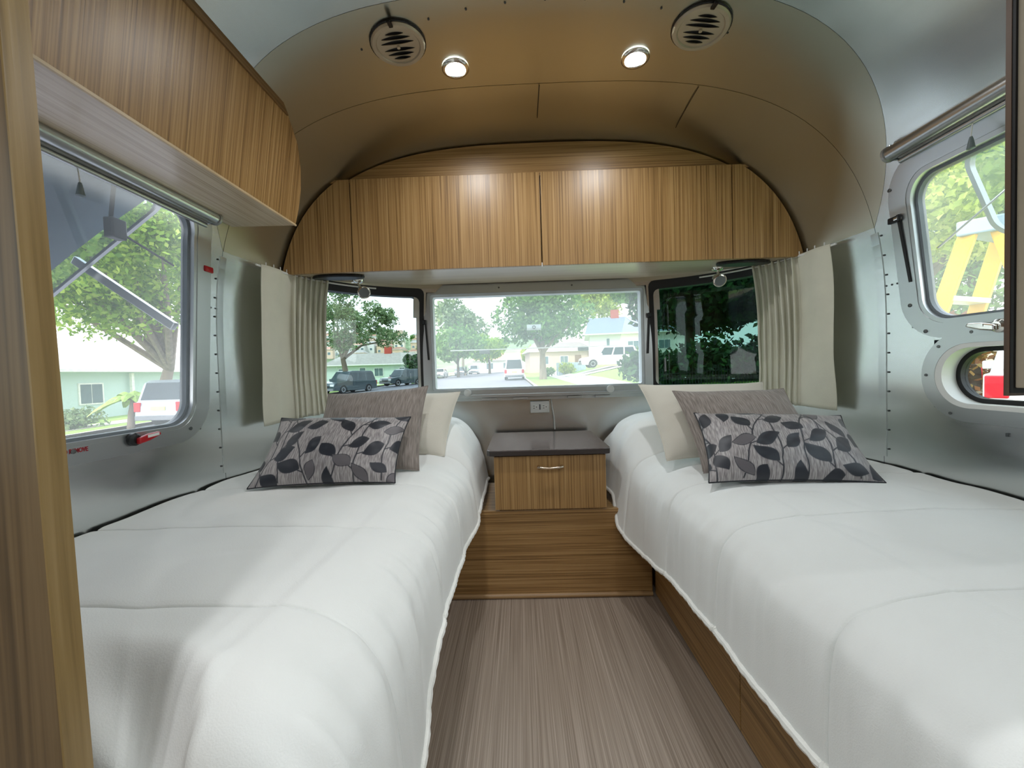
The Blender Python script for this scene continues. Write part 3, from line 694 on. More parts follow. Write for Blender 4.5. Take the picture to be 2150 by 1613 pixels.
hq.build('drawer_handle', mat('nickel', (206, 190, 170), .2, 1.0), dr, True)
tp = resample(rrect(-.252, .282, 1.700, 2.215, .022, 5), 80)
MB().loft([[(x, y, .6405) for x, y in tp], [(x, y, .660) for x, y in tp]]).build('top_edge', lam_edge, ns, False, .001)
MB().loft([[(x, y, .6602) for x, y in tp], [(x, y, .6645) for x, y in tp]]).build('top', lam_top, ns, False, .002)
ou = thing('wall_outlet', (.008, 2.255, .765), 'white double socket plate on the rear wall', 'outlet')
yo = 2.245
MB().box(-.044, .062, yo, yo+.035, .766, .832).build('plate', white_pl, ou, False, .003)
for x in (-.018, .036):
    MB().box(x-.019, x+.019, yo-.003, yo, .784, .814).build('receptacle', mat('white_receptacle', (236, 236, 232), .3), ou, False, .004)
    for dz in (-.006, .006): MB().box(x-.011, x-.002, yo-.0042, yo-.003, .799+dz-.0014, .799+dz+.0014).build('pin_slot', black, ou)
    MB().lathe([(.0028, 0), (.0028, .0012)], (x+.008, yo-.003, .799), (0, -1, 0), 8).build('earth_hole', black, ou)
MB().box(.0065, .0115, yo-.0025, yo, .784, .814).build('divider', mat('dark_divider', (50, 54, 66), .5), ou)
# cable
MB().tube([(.075, 2.262, .845), (.078, 2.258, .80), (.088, 2.255, .74), (.09, 2.25, .67)], .003, 8).build('cord', white_pl, ou, True)

# ------------------------------------------------------------------ cushions
def leaf_field(nu, nv, asp, seed):
    rnd = random.Random(seed); U, V = np.meshgrid(np.linspace(0, asp, nu), np.linspace(0, 1, nv), indexing='ij')
    dark = np.zeros_like(U); grey = np.zeros_like(U)
    def seg(p, q, w):
        d = np.array(q)-np.array(p); L2 = (d**2).sum()+1e-9
        t = np.clip(((U-p[0])*d[0]+(V-p[1])*d[1])/L2, 0, 1); r = np.hypot(U-p[0]-t*d[0], V-p[1]-t*d[1])
        np.maximum(dark, np.clip((w-r)/.006+.5, 0, 1), out=dark)
    leaves = []
    def leaf(c, ang, L, W, filled):
        ca, sa = math.cos(ang), math.sin(ang); a = (U-c[0])*ca+(V-c[1])*sa; b = -(U-c[0])*sa+(V-c[1])*ca
        a = a/L; half = W*(1-np.clip(np.abs(a), 0, 1)**1.9)*(1-.25*a)
        sd = half-np.abs(b-.02*np.sin(a*2)); ins = np.clip(sd/.006+.5, 0, 1)*(np.abs(a) < 1)
        if filled: np.maximum(dark, ins, out=dark)
        else:
            inner = np.clip((sd-.012)/.006+.5, 0, 1)*(np.abs(a) < .93)
            np.copyto(dark, np.where(ins > 0, np.maximum(dark*(1-ins), ins*(1-inner)), dark)); np.maximum(grey, inner, out=grey)
    ns_ = 6
    for k in range(ns_):
        x = (k+.3)*asp/ns_ + rnd.uniform(-.05, .05); y = -.08 if k % 2 == 0 else .02; ang = PI/2+rnd.uniform(-.35, .35); curl = rnd.choice((-1, 1))*rnd.uniform(.05, .11); side = 1
        p = (x, y)
        for stp in range(7):
            L = .19; q = (p[0]+L*math.cos(ang), p[1]+L*math.sin(ang)); mid = ((p[0]+q[0])/2+.01*side, (p[1]+q[1])/2)
            seg(p, mid, .008); seg(mid, q, .008)
            la = ang + side*rnd.uniform(.75, 1.1); ll = rnd.uniform(.125, .16); st = .06
            c = (q[0]+(ll+st)*math.cos(la), q[1]+(ll+st)*math.sin(la))
            if all(math.hypot(c[0]-e[0], c[1]-e[1]) > .185 for e in leaves):
                seg(q, (q[0]+st*1.3*math.cos(la), q[1]+st*1.3*math.sin(la)), .007); leaf(c, la+PI if rnd.random() < .3 else la, ll, ll*rnd.uniform(.5, .62), rnd.random() > .12); leaves.append(c)
            side = -side; p = q; ang += curl + rnd.uniform(-.12, .12)
    for _ in range(260):                                            # scattered leaves fill the gaps
        c = (rnd.uniform(0, asp), rnd.uniform(0, 1))
        if all(math.hypot(c[0]-e[0], c[1]-e[1]) > .205 for e in leaves):
            leaf(c, rnd.uniform(0, 2*PI), rnd.uniform(.11, .15), rnd.uniform(.062, .082), rnd.random() > .2); leaves.append(c)
    return dark, grey
def cushion(name, corners, T, material, label, cat='cushion', nu=60, nv=60, leaf=None, sag=.0, pinch=.07, up=None):
    bl, br, tr, tl = [np.array(c, float) for c in corners]
    n = np.cross(br-bl, tl-bl); n = n/np.linalg.norm(n)
    ctr = (bl+br+tr+tl)/4; base = (bl+br)/2
    if n[1] > 0: n = -n                                             # front faces the viewer
    us = np.linspace(-1, 1, nu); vv = np.linspace(-1, 1, nv)
    root = None
    me_objs = []
    vs = []; faces = []
    def surf(sign):
        P = np.zeros((nu, nv, 3))
        for i, u in enumerate(us):
            for j, v in enumerate(vv):
                uu = u*(1-pinch*(1-abs(v)**2.5)*abs(u)**3*.9); v2 = v*(1-pinch*(1-abs(u)**2.5)*abs(v)**3)
                a, b = (uu+1)/2, (v2+1)/2
                p = bl*(1-a)*(1-b)+br*a*(1-b)+tr*a*b+tl*(1-a)*b
                th = T*((1-abs(u)**2.6)*(1-abs(v)**2.6))**.62
                th *= 1+.10*nz3(u*2.2+ctr[0]*9, v*2.2, ctr[1]*7); th += .004*nz3(u*6, v*5+ctr[0]*5, 2)*(1-u*u)*(1-v*v)
                P[i, j] = p + n*sign*th
        return P
    A = surf(1); B = surf(-1)
    def filt(P): P[..., 2] = np.maximum(P[..., 2], sag); return P
    A = filt(A); B = filt(B)
    verts = np.concatenate([A.reshape(-1, 3), B.reshape(-1, 3)]); N = nu*nv; fs = []
    for i in range(nu-1):
        for j in range(nv-1):
            a, b, c, d = i*nv+j, (i+1)*nv+j, (i+1)*nv+j+1, i*nv+j+1
            fs.append((a, b, c, d)); fs.append((N+a, N+d, N+c, N+b))
    me = bpy.data.meshes.new(name); me.from_pydata(verts.tolist(), [], fs)
    ul = me.uv_layers.new(name='UVMap'); idx = np.zeros(len(me.loops), dtype=np.int32); me.loops.foreach_get('vertex_index', idx); k = idx % N
    ul.data.foreach_set('uv', np.stack([(k//nv)/(nu-1), (k % nv)/(nv-1)], 1).astype(np.float32).ravel())
    if leaf is not None:
        d, g_ = leaf_field(nu, nv, leaf[0], leaf[1]); c = np.zeros((2*N, 4), dtype=np.float32); c[:, 3] = 1
        c[:N, 0] = d.ravel(); c[:N, 1] = g_.ravel(); c[N:, 0] = d.ravel(); c[N:, 1] = g_.ravel()
        ca = me.color_attributes.new('print', 'FLOAT_COLOR', 'POINT'); ca.data.foreach_set('color', c.ravel())
    o = finish(me, name, material, None, 'all', 0, tuple(base)); tag(o, label, cat)
    edge = [A[i, 0] for i in range(nu)] + [A[-1, j] for j in range(nv)] + [A[i, -1] for i in range(nu-1, -1, -1)] + [A[0, j] for j in range(nv-1, -1, -1)]
    q = MB(); q.tube([tuple(p) for p in edge[::2]], .0022, 6); q.build('seam', material if leaf is None else mat('dark_piping', (36, 38, 44), .6), o, True)
    return o
cushion('cushion', [(-.86, 1.70, .66), (-.425, 1.665, .655), (-.378, 1.86, .915), (-.80, 1.87, .92)], .065, white_f, 'plain ivory cushion at the back of the left bed', sag=.640)
cushion('cushion', [(-.925, 1.475, .645), (-.485, 1.475, .643), (-.488, 1.685, .952), (-.915, 1.685, .930)], .062, taupe, 'taupe slub cushion leaning on the left bed', sag=.639)
cushion('lumbar_cushion', [(-1.005, 1.285, .642), (-.525, 1.315, .642), (-.515, 1.50, .842), (-1.015, 1.51, .850)], .058, leafp, 'oblong leaf-patterned cushion on the left bed', nu=300, nv=180, leaf=(1.75, 4), sag=.638)
cushion('cushion', [(.445, 1.51, .648), (.90, 1.53, .65), (.935, 1.725, .925), (.408, 1.725, .930)], .068, white_f, 'plain ivory cushion at the back of the right bed', sag=.640)
cushion('cushion', [(.505, 1.34, .643), (.945, 1.34, .645), (.915, 1.56, .905), (.490, 1.56, .908)], .062, taupe, 'taupe slub cushion leaning on the right bed', sag=.639)
cushion('lumbar_cushion', [(.470, 1.228, .642), (.965, 1.185, .642), (1.025, 1.425, .812), (.526, 1.455, .832)], .058, leafp, 'oblong leaf-patterned cushion on the right bed', nu=300, nv=180, leaf=(1.75, 11), sag=.638)

# ------------------------------------------------------------------ curtains
def curtain(sg, label, wide):
    mp = corner_map(sg); n = 150; nz_ = 40; a0, a1 = math.radians(11), math.radians(33)
    P = np.zeros((n, nz_, 3)); rnd = random.Random(3+sg)
    # fold phase: a broad flat lead then bunched pleats
    dens = np.array([.25 if i/n < wide else 1.6 for i in range(n)]); ph = np.cumsum(dens); ph = ph/ph[-1]*2*PI*7.5
    for i in range(n):
        f = i/(n-1)
        for j in range(nz_):
            v = j/(nz_-1); z = 1.458 - v*(.648 - .02*f)
            amp = (.016 if f > wide else .010)*(.55+.45*math.sin(PI*min(1, v*1.2+.1)))
            amp *= 1+.3*nz3(f*9, v*1.5, sg)
            h = .040 + amp*math.sin(ph[i] + .9*nz3(f*3, v*2, 5+sg)) + .010*math.sin(v*PI)*(1-f) + .012*nz3(f*4+3, v*1.3, 9+sg)*v
            a = a0 + (a1-a0)*f + .010*math.cos(ph[i]*1.0)*(1 if f > wide else .2) - .03*math.sin(v*PI)*(f > wide)*(f-wide) + .012*nz3(v*3, f*4, 1)*v
            p = Vector(mp(a, min(z, 1.452), h)); p.z = z + .004*nz3(f*7, 2, sg)*(v > .9)
            P[i, j] = p
    o = grid_mesh(P, 'curtain', curt_m, None, 'all', tuple(P[0, -1])); tag(o, label, 'curtain')
    sm = o.modifiers.new('thick', 'SOLIDIFY'); sm.thickness = .0022; sm.offset = 0
    q = MB(); q.tube([tuple(P[i, -4] + np.array((0, 0, 0))) for i in range(n)], .0011, 5); q.build('hem_stitch', curt_m, o, True)
    for i in range(8, n, 16): MB().tube([tuple(P[i, 0]), tuple(P[i, 0]+np.array((0, 0, .012)))], .002, 6).build('glider', white_pl, o)
    return o
curtain(-1, 'beige curtain gathered beside the left corner window', .42)
curtain(1, 'beige curtain gathered beside the dark right corner window', .40)

# ------------------------------------------------------------------ reading lamps under the rear cabinet
def reading_lamp(sg, label, aim):
    x, y = sg*.86-.005, 1.93; z = zz(1.93)
    t = thing('reading_lamp', (x, y, z-.06), label, 'lamp')
    MB().lathe([(.026, 0), (.026, -.006), (.018, -.016), (.012, -.018)], (x, y, z), (0, 0, 1), 20).build('mount', steel, t, True)
    MB().tube([(x, y, z-.015), (x+aim*.012, y-.004, z-.045)], .006, 10).build('stem', steel, t, True)
    c = Vector((x+aim*.028, y-.012, z-.062)); ax = Vector((aim*.45, -.8, -.35)).normalized()
    MB().lathe([(.012, -.034), (.020, -.028), (.026, -.010), (.028, .012), (.030, .022), (.026, .024)], c, ax, 24).build('head', steel, t, True)
    MB().lathe([(.0235, .0245), (.0235, .0262)], c, ax, 24).build('lens', mat('lamp_lens', (110, 116, 118), .25), t, True)
    MB().lathe([(.004, 0), (.004, .012)], (x-.02, y, z-.012), (-1, 0, 0), 8).build('switch', steel, t)
reading_lamp(-1, 'chrome reading spotlight above the left bed', 1)
reading_lamp(1, 'chrome reading spotlight above the right bed', -.2)

# ------------------------------------------------------------------ ceiling vents and downlights
def ceil_frame(x, y):
    e = .01; z = shell_z(x, y); n = Vector((-(shell_z(x+e, y)-shell_z(x-e, y))/(2*e), -(shell_z(x, y+e)-shell_z(x, y-e))/(2*e), 1)).normalized()
    return Vector((x, y, z)), -n
def vent(x, y, label):
    c, n = ceil_frame(x, y); c = c + n*.003; t = thing('ceiling_vent', tuple(c), label, 'vent')
    u = Vector((1, 0, 0)); u = (u-n*u.dot(n)).normalized(); v = n.cross(u)
    if v.y > 0: v = -v
    mring = mat('vent_metal', (186, 174, 152), .4, .3)
    MB().lathe([(.079, 0), (.080, .006), (.076, .011), (.066, .011), (.062, .006), (.062, 0)], c, n, 40, False).build('rim', mring, t, True)
    MB().lathe([(.0805, -.002), (.0835, -.002), (.0835, .003), (.0805, .004)], c, n, 40, False).build('gasket', black, t, True)
    MB().lathe([(.064, .001), (.064, .003)], c, n, 32).build('backing', black, t, True)
    MB().lathe([(.064, .004), (.063, .0075), (.03, .0085)], c, n, 36).build('face', mring, t, True)
    for k, (d, hw, hh) in enumerate([(-.044, .026, .0065), (-.029, .040, .0085), (-.0125, .046, .0085), (.0125, .049, .0085), (.029, .043, .0085), (.044, .027, .0065)]):
        up_ = [c + u*(s_*hw) + v*(d + hh*(1-s_*s_)) + n*.0086 for s_ in np.linspace(-1, 1, 13)]
        lo_ = [c + u*(s_*hw) + v*(d - hh*.45*(1-s_*s_)) + n*.0086 for s_ in np.linspace(1, -1, 13)][1:-1]
        q = MB(); q.loft([up_+lo_, [p + n*.0006 for p in up_+lo_]]); q.build('slot', black, t)
        lip = [c + u*(s_*hw) + v*(d - hh*.45*(1-s_*s_)) + n*.009 for s_ in np.linspace(-1, 1, 13)]; lip2 = [c + u*(s_*hw) + v*(d + hh*.15*(1-s_*s_)) + n*(.009+.005*(1-s_*s_)) for s_ in np.linspace(1, -1, 13)]
        q = MB(); q.loft([lip+lip2[1:-1], [p + n*.001 for p in lip+lip2[1:-1]]]); q.build('louvre', mring, t)
    MB().lathe([(.005, .008), (.005, .015)], c, n, 12).build('centre_pin', mring, t, True)
    b = c + v*.078 + n*.006
    MB().bar(b-v*.006+n*.006, b+v*.022+n*.012, .012, .007, n).build('tab', black, t, False, .002)
vent(-.438, 1.235, 'round louvred ceiling vent left of the downlights')
vent(.465, 1.222, 'round louvred ceiling vent right of the downlights')
lens_m = mat('led_lens', (255, 255, 255), .4, var=0, emis=(244, 250, 255), estr=14)
def downlight(x, y, label, power):
    c, n = ceil_frame(x, y); c = c + n*.003; t = thing('downlight', tuple(c), label, 'downlight', 'recessed ceiling downlights')
    MB().lathe([(.044, 0), (.045, .004), (.040, .008), (.034, .008), (.032, .003)], c, n, 32, False).build('rim', steel, t, True)
    MB().lathe([(.033, .001), (.033, .004), (.02, .0055)], c, n, 28).build('lens', lens_m, t, True)
    ld = bpy.data.lights.new('downlight_lamp', 'AREA'); ld.shape = 'DISK'; ld.size = .06; ld.energy = power; ld.color = (.96, .98, 1.0); ld.spread = math.radians(165)
    lo = bpy.data.objects.new('downlight_lamp', ld); COL.objects.link(lo); lo.parent = t; lo.location = n*.012
    lo.rotation_euler = n.to_track_quat('-Z', 'Y').to_euler()
downlight(-.283, 1.355, 'lit left downlight recessed in the ceiling', LAMP_W)
downlight(.308, 1.345, 'lit right downlight recessed in the ceiling', LAMP_W)
for y in (-.05, -.9, -1.8):  # unseen lamps added behind the camera to brighten beds and floor
    for sg in (-1, 1): downlight(sg*.45, y, 'unseen fill downlight added further forward in the ceiling', LAMP_FILL)
# ------------------------------------------------------------------ outdoors
def gz(x, y):
    e = 0.0
    if y > 12: e = min(.75, max(0.0, (x-3.5)*.17))*min(1, (y-12)/12)
    return -.65 + .022*max(y, -5) + .03*max(-30, min(30, x)) + e
asphalt = mat('asphalt', (118, 118, 126), .85, var=.08, vscale=.8)
concrete = mat('concrete', (196, 192, 182), .85, var=.06, vscale=1.5)
grass_m = mat('lawn_grass', (128, 158, 74), .95, var=.22, vscale=2.5)
soil = mat('dry_ground', (150, 138, 112), .95, var=.2, vscale=1)
bark = mat('bark', (138, 124, 108), .9, var=.25, vscale=6, stretch=(1, 1, .2))
bark_d = mat('bark_dark', (92, 78, 64), .9, var=.25, vscale=6, stretch=(1, 1, .2))
F_BR = foliage_mat('foliage_bright', (84, 124, 34), (140, 178, 52), (186, 208, 92))
F_MID = foliage_mat('foliage_mid', (62, 104, 46), (98, 144, 66), (140, 178, 92))
F_DK = foliage_mat('foliage_dark', (22, 50, 30), (40, 78, 40), (74, 118, 56))
F_GR = foliage_mat('foliage_greygreen', (84, 112, 74), (116, 144, 96), (156, 174, 126))
F_YL = foliage_mat('foliage_yellowgreen', (128, 152, 50), (172, 192, 74), (206, 214, 116))
F_RU = foliage_mat('foliage_rust', (128, 82, 44), (170, 118, 70), (150, 140, 70))
def ground_sheet(name, xs, ys, dz, material, label, thick=None):
    P = np.array([[(x, y, gz(x, y)+dz) for x in xs] for y in ys]); o = grid_mesh(P, name, material, None, 'all'); tag(o, label, kind='structure'); return o
ground_sheet('ground', np.linspace(-130, 130, 90), np.r_[np.linspace(-40, 10, 12), np.linspace(12, 130, 60)], -.05, soil, 'bare ground around the street')
def strip(name, left, right, dz, material, label, n=8):
    P = []
    for (xa, y), (xb, _) in zip(left, right): P.append([(xa+(xb-xa)*k/n, y, gz(xa+(xb-xa)*k/n, y)+dz) for k in range(n+1)])
    o = grid_mesh(np.array(P), name, material, None, 'all'); return tag(o, label, kind='structure')
yy_ = [-30, -5, 0, 5, 10, 15, 20, 26, 32, 40, 50, 60, 75, 95]
kx = lambda y: 1.7 - .033*max(0, min(y, 40))
lx = lambda y: -15.6 + (0 if y < 40 else (y-40)*.10)
strip('road', [(lx(y), y) for y in yy_], [(kx(y), y) for y in yy_], .0, asphalt, 'pale grey asphalt street')
strip('kerb', [(kx(y), y) for y in yy_], [(kx(y)+.18, y) for y in yy_], .12, concrete, 'concrete kerb along the street', 1)
strip('verge', [(kx(y)+.18, y) for y in yy_], [(kx(y)+2.6, y) for y in yy_], .10, grass_m, 'grass verge under the street tree', 4)
strip('sidewalk', [(kx(y)+2.6, y) for y in yy_], [(kx(y)+4.4, y) for y in yy_], .11, concrete, 'concrete sidewalk beyond the verge', 3)
strip('lawn', [(kx(y)+4.4, y) for y in yy_[5:]], [(kx(y)+14, y) for y in yy_[5:]], .10, grass_m, 'front lawn on the right of the street', 6)
strip('driveway', [(kx(y)+3.5, y) for y in (31.5, 34, 36.5)], [(kx(y)+15, y) for y in (31.5, 34, 36.5)], .14, concrete, 'concrete driveway under the white car', 6)
strip('kerb', [(lx(y)-.2, y) for y in yy_], [(lx(y), y) for y in yy_], .12, concrete, 'far kerb across the street', 1)
strip('lawn', [(lx(y)-1.6, y) for y in yy_], [(lx(y)-.2, y) for y in yy_], .10, grass_m, 'grass strip across the street', 2)
strip('sidewalk', [(lx(y)-3.2, y) for y in yy_], [(lx(y)-1.6, y) for y in yy_], .11, concrete, 'sidewalk across the street', 2)
strip('lawn', [(lx(y)-12, y) for y in yy_], [(lx(y)-3.2, y) for y in yy_], .10, grass_m, 'front lawns across the street', 4)

def leaves(blobs, size, seed, hollow=.55):
    r = np.random.default_rng(seed); C = []; S = []
    for cx, cy, cz, rx, ry, rz, n in blobs:
        d = r.normal(size=(n, 3)); d /= np.linalg.norm(d, axis=1)[:, None]; k = hollow+(1-hollow)*r.random(n)
        k *= 1+.12*np.sin(d[:, 0]*5+cx)*np.cos(d[:, 2]*6+cz)
        C.append(d*k[:, None]*np.array([rx, ry, rz])+np.array([cx, cy, cz])); S.append(size*(.6+.8*r.random(n)))
    C = np.concatenate(C); S = np.concatenate(S); n = len(C)
    a = r.normal(size=(n, 3)); a /= np.linalg.norm(a, axis=1)[:, None]; b = r.normal(size=(n, 3)); b -= a*(a*b).sum(1)[:, None]; b /= np.linalg.norm(b, axis=1)[:, None]
    a *= S[:, None]; b *= (S*.55)[:, None]
    V = np.stack([C-a, C+b, C+a, C-b], 1).reshape(-1, 3); F = np.arange(4*n).reshape(-1, 4)
    return V, F
def foliage_obj(name, blobs, size, material, parent, seed, hollow=.55):
    V, F = leaves(blobs, size, seed, hollow); me = bpy.data.meshes.new(name); me.from_pydata(V.tolist(), [], F.tolist())
    o = finish(me, name, material, parent); return o
def crown(c, R, n, count, seed, flat=.7, sub_=.42):
    rnd = random.Random(seed); out = []
    for k in range(n):
        while True:
            d = Vector((rnd.uniform(-1, 1), rnd.uniform(-1, 1), rnd.uniform(-.8, 1)))
            if d.length < 1: break
        r_ = R*sub_*rnd.uniform(.7, 1.2); out.append((c[0]+d.x*R*.75, c[1]+d.y*R*.75, c[2]+d.z*R*flat*.8, r_, r_, r_*.75, int(count/n)))
    return out
def tree(x, y, trunk_h, r, crowns, size, fm, bm_, label, seed, branches=5, lean=0.0, name='tree', group=None, spread=None):
    g = gz(x, y); t = thing(name, (x, y, g), label, 'tree', group); rnd = random.Random(seed)
    q = MB(); q.tube([(x, y, g-.1), (x+lean*.2, y, g+trunk_h*.4), (x+lean, y, g+trunk_h)], [r*1.25, r, r*.75], 10); q.build('trunk', bm_, t, True)
    top = Vector((x+lean, y, g+trunk_h*.96))
    for k in range(branches):
        c = crowns[rnd.randrange(len(crowns))]; e = Vector((c[0], c[1], c[2])); mid = top.lerp(e, .5) + Vector((rnd.uniform(-.3, .3), rnd.uniform(-.3, .3), rnd.uniform(.1, .5)))*r*3
        MB().tube([top-Vector((0, 0, .15)), mid, e], [r*.6, r*.38, r*.14], 7).build('branch', bm_, t, True)
    foliage_obj('foliage', crowns, size, fm, t, seed); return t
# left of the trailer: the large spreading tree
cr = crown((-15.6, 15.2, 5.5), 4.6, 34, 20000, 2, .60, .33) + crown((-12.6, 12.6, 5.4), 2.8, 14, 7000, 21, .5)
t = tree(-17.0, 18.4, 2.6, .26, cr, .10, F_BR, bark, 'large spreading bright green tree outside the left window', 2, 16, .6)
cr = crown((-22, 36, 6.2), 4.2, 18, 4000, 5, .7)
tree(-22, 36, 3.2, .2, cr, .22, F_MID, bark, 'green tree behind the pale house across the street', 5, 5)
# rear left
cr = crown((-16.0, 36, 6.0), 4.2, 26, 9000, 7, .85, .3) + crown((-12.6, 37, 5.4), 2.2, 9, 2600, 8, 1.1, .36)
tree(-15.9, 36.5, 3.2, .26, cr, .12, F_GR, bark, 'open grey-green street tree with forked pale trunk', 7, 8, -.4)
cr = crown((-13.6, 52, 2.8), 1.6, 8, 1600, 9, 1.3); tree(-13.6, 52, 1.0, .16, cr, .2, F_DK, bark_d, 'dark rounded tree beside the hillside houses', 9, 3)
# rear centre
cr = crown((2.0, 35.0, 5.6), 4.3, 30, 9000, 11, .62, .36)
tree(1.95, 35.0, 2.6, .30, cr, .19, F_MID, bark, 'big round street tree in the middle of the rear window', 11, 8)
cr = crown((-9.5, 62, 5.4), 5.2, 22, 5000, 12, .5); tree(-9.6, 62, 2.2, .22, cr, .3, F_MID, bark_d, 'broad green tree over the parked cars', 12, 4)
cr = crown((-5.6, 74, 5.6), 4.6, 20, 4200, 13, .5); tree(-5.6, 74, 2.2, .22, cr, .3, F_BR, bark_d, 'bright green tree further up the street', 13, 4)
cr = crown((-13, 92, 13), 7.5, 22, 4200, 14, .7); tree(-13, 92, 6, .3, cr, .45, F_GR, bark, 'tall hazy grey-green tree at the far end', 14, 5)
cr = crown((11.2, 61, 11.4), 4.8, 18, 3800, 15, .7); tree(11.4, 62, 5, .25, cr, .26, F_YL, bark_d, 'light green tree behind the white house', 15, 4)
cr = crown((15, 64, 14.5), 6, 18, 3200, 16, .8); tree(15, 64, 7, .3, cr, .4, F_GR, bark_d, 'tall pale tree on the skyline at right', 16, 4)
cr = crown((6.3, 21.0, 5.6), 2.2, 12, 2600, 17, 1.1); tree(6.6, 21.5, 2.6, .15, cr, .15, F_MID, bark_d, 'green tree at the right edge of the rear window', 17, 4)
cr = crown((2.2, 66, 3.6), 2.4, 10, 1800, 18, .8); tree(2.2, 66, 1.2, .15, cr, .22, F_YL, bark_d, 'small yellow-green tree behind the van', 18, 3)
def bush(x, y, R, h, size, fm, n, label, seed, group=None):
    g = gz(x, y); t = thing('bush', (x, y, g), label, 'bush', group)
    b = []; rnd = random.Random(seed)
    for k in range(7): b.append((x+rnd.uniform(-.5, .5)*R, y+rnd.uniform(-.5, .5)*R, g+h*rnd.uniform(.25, .7), R*.6, R*.6, h*.4, n//7))
    foliage_obj('foliage', b, size, fm, t, seed, .4); MB().tube([(x, y, g-.05), (x, y, g+h*.5)], .05, 6).build('stem', bark_d, t); return t
bush(4.6, 40, .8, 1.6, .14, F_YL, 900, 'yellow-green bush beside the street tree', 31)
bush(2.9, 41, .7, 1.0, .12, F_MID, 700, 'low green bush behind the tree trunk', 32)
bush(9.4, 30, 1.0, 1.9, .12, F_GR, 1300, 'shrub in front of the white car', 33)
bush(7.5, 24, .55, .95, .08, F_GR, 900, 'grey-green hedge end beside the rear window frame', 34)
bush(-12.4, 46, .6, 1.1, .12, F_MID, 600, 'green bush in front of the pale green house', 35)
bush(-17.6, 44, .6, 1.2, .12, F_MID, 600, 'green bush left of the pale green house', 36)
bush(-18.2, 15.6, 1.2, .9, .09, F_GR, 1300, 'low flowering bush before the teal wall', 37)
bush(-17.2, 18.8, .8, 1.3, .09, F_YL, 900, 'yellow bush beside the silver car', 38)

# ---- houses
def house(x, y, rz, w, d, h, roofh, wallm, roofm, label, wins=(), over=.5, hip=1.2, z=None, chimney=None, name='house', door=None):
    g = (gz(x, y) if z is None else z); t = thing(name, (0, 0, 0), label, 'house')
    MB().box(-w/2, w/2, -d/2, d/2, -.6, h).build('walls', wallm, t)
    a, b = w/2+over, d/2+over; q = MB()
    q.loft([[(-a, -b, h), (a, -b, h), (a, b, h), (-a, b, h)], [(-a, -b, h+.14), (a, -b, h+.14), (a, b, h+.14), (-a, b, h+.14)]])
    q.build('eaves', mat('eaves_white', (226, 226, 222), .6), t)
    q = MB(); q.add([(-a, -b, h+.14), (a, -b, h+.14), (a, b, h+.14), (-a, b, h+.14), (-a+hip, 0, h+roofh), (a-hip, 0, h+roofh)], [(0, 1, 5, 4), (1, 2, 5), (2, 3, 4, 5), (3, 0, 4), (3, 2, 1, 0)]); q.build('roof', roofm, t)
    for (wx, wz, ww, wh) in wins:
        f = MB().box(wx-ww/2, wx+ww/2, -d/2-.05, -d/2+.02, wz, wz+wh).build('window_frame', MATS['eaves_white'], t)
        n = 2 if ww > 1 else 1
        for k in range(n):
            pw = (ww-.12)/n; MB().box(wx-ww/2+.06+k*pw+.02, wx-ww/2+.06+(k+1)*pw-.02, -d/2-.062, -d/2-.04, wz+.07, wz+wh-.07).build('pane', mat('house_glass', (92, 112, 116), .15), f)
    if door: MB().box(door-.45, door+.45, -d/2-.04, -d/2+.02, 0, 2.05).build('door', mat('house_door', (120, 92, 70), .5), t)
    if chimney: MB().box(chimney-.5, chimney+.5, -.4, .5, h, h+roofh+.9).build('chimney', mat('red_brick_chimney', (168, 76, 62), .9), t)
    t.location = (x, y, g); t.rotation_euler = (0, 0, rz); return t
teal = mat('teal_stucco', (186, 206, 204), .9, var=.04); gry_roof = mat('grey_shingle', (168, 172, 170), .9, var=.1, vscale=3)
house(-25.5, 22.5, PI/2, 15, 7, 2.55, 1.5, teal, gry_roof, 'pale teal bungalow across the street by the silver car', [(1.6, .7, 1.9, 1.3), (4.2, .9, 1.4, 1.1), (-2.5, .9, 1.2, 1.1)], .7, 2.4)
MB_ = MB().box(-21.85, -21.7, 21.9, 22.05, gz(-21.8, 22), gz(-21.8, 22)+2.4)
tag(MB_.build('porch_post', MATS['eaves_white'], None, False, .01, (-21.8, 22, gz(-21.8, 22))), 'white porch post before the teal bungalow', 'post')
house(-21.0, 60, .12, 13, 8, 2.5, 1.9, mat('mint_stucco', (190, 208, 198), .9, var=.04), mat('brown_grey_shingle', (150, 148, 140), .9, var=.12, vscale=3), 'pale green bungalow with red chimney behind the dark cars', [(-4.4, .9, 1.0, 1.2), (-1.6, .7, .9, 1.5), (.6, .9, 1.3, 1.2), (4.2, .9, 1.6, 1.2)], .5, 2.0, None, 1.2)
house(-4.2, 86, 0, 11, 6, 2.6, 1.6, mat('white_stucco', (228, 224, 216), .9, var=.03), mat('salmon_tile', (206, 146, 122), .9, var=.1), 'white house with salmon tiled roof at the street end', [(-2, .8, 1.5, 1.3), (1.5, .8, 1.5, 1.3)], .4, 1.6, .9)
house(14.6, 52, -.15, 11, 9, 2.9, 2.6, MATS['white_stucco'], mat('slate_roof', (118, 130, 150), .9, var=.1, vscale=3), 'white house with slate blue roof and red chimney', [(-3.4, .8, .5, 1.7), (-.5, 1, 1.4, 1.1), (3, 1, 1.4, 1.1)], .6, .6, 2.2, -2.2)
house(5.6, 60, .1, 9, 6, 2.6, 1.5, mat('tan_siding', (190, 170, 156), .9, var=.06), mat('brown_roof', (160, 146, 140), .9, var=.1), 'tan cottage between the tree trunk and white house', [(-2.4, .8, 1.2, 1.2), (.4, .8, 1.2, 1.2)], .4, 1.4, 1.1, None, 'house', 2.4)
f = thing('fence', (5.0, 40, gz(5, 40)), 'low pale blue fence beside the driveway', 'fence')
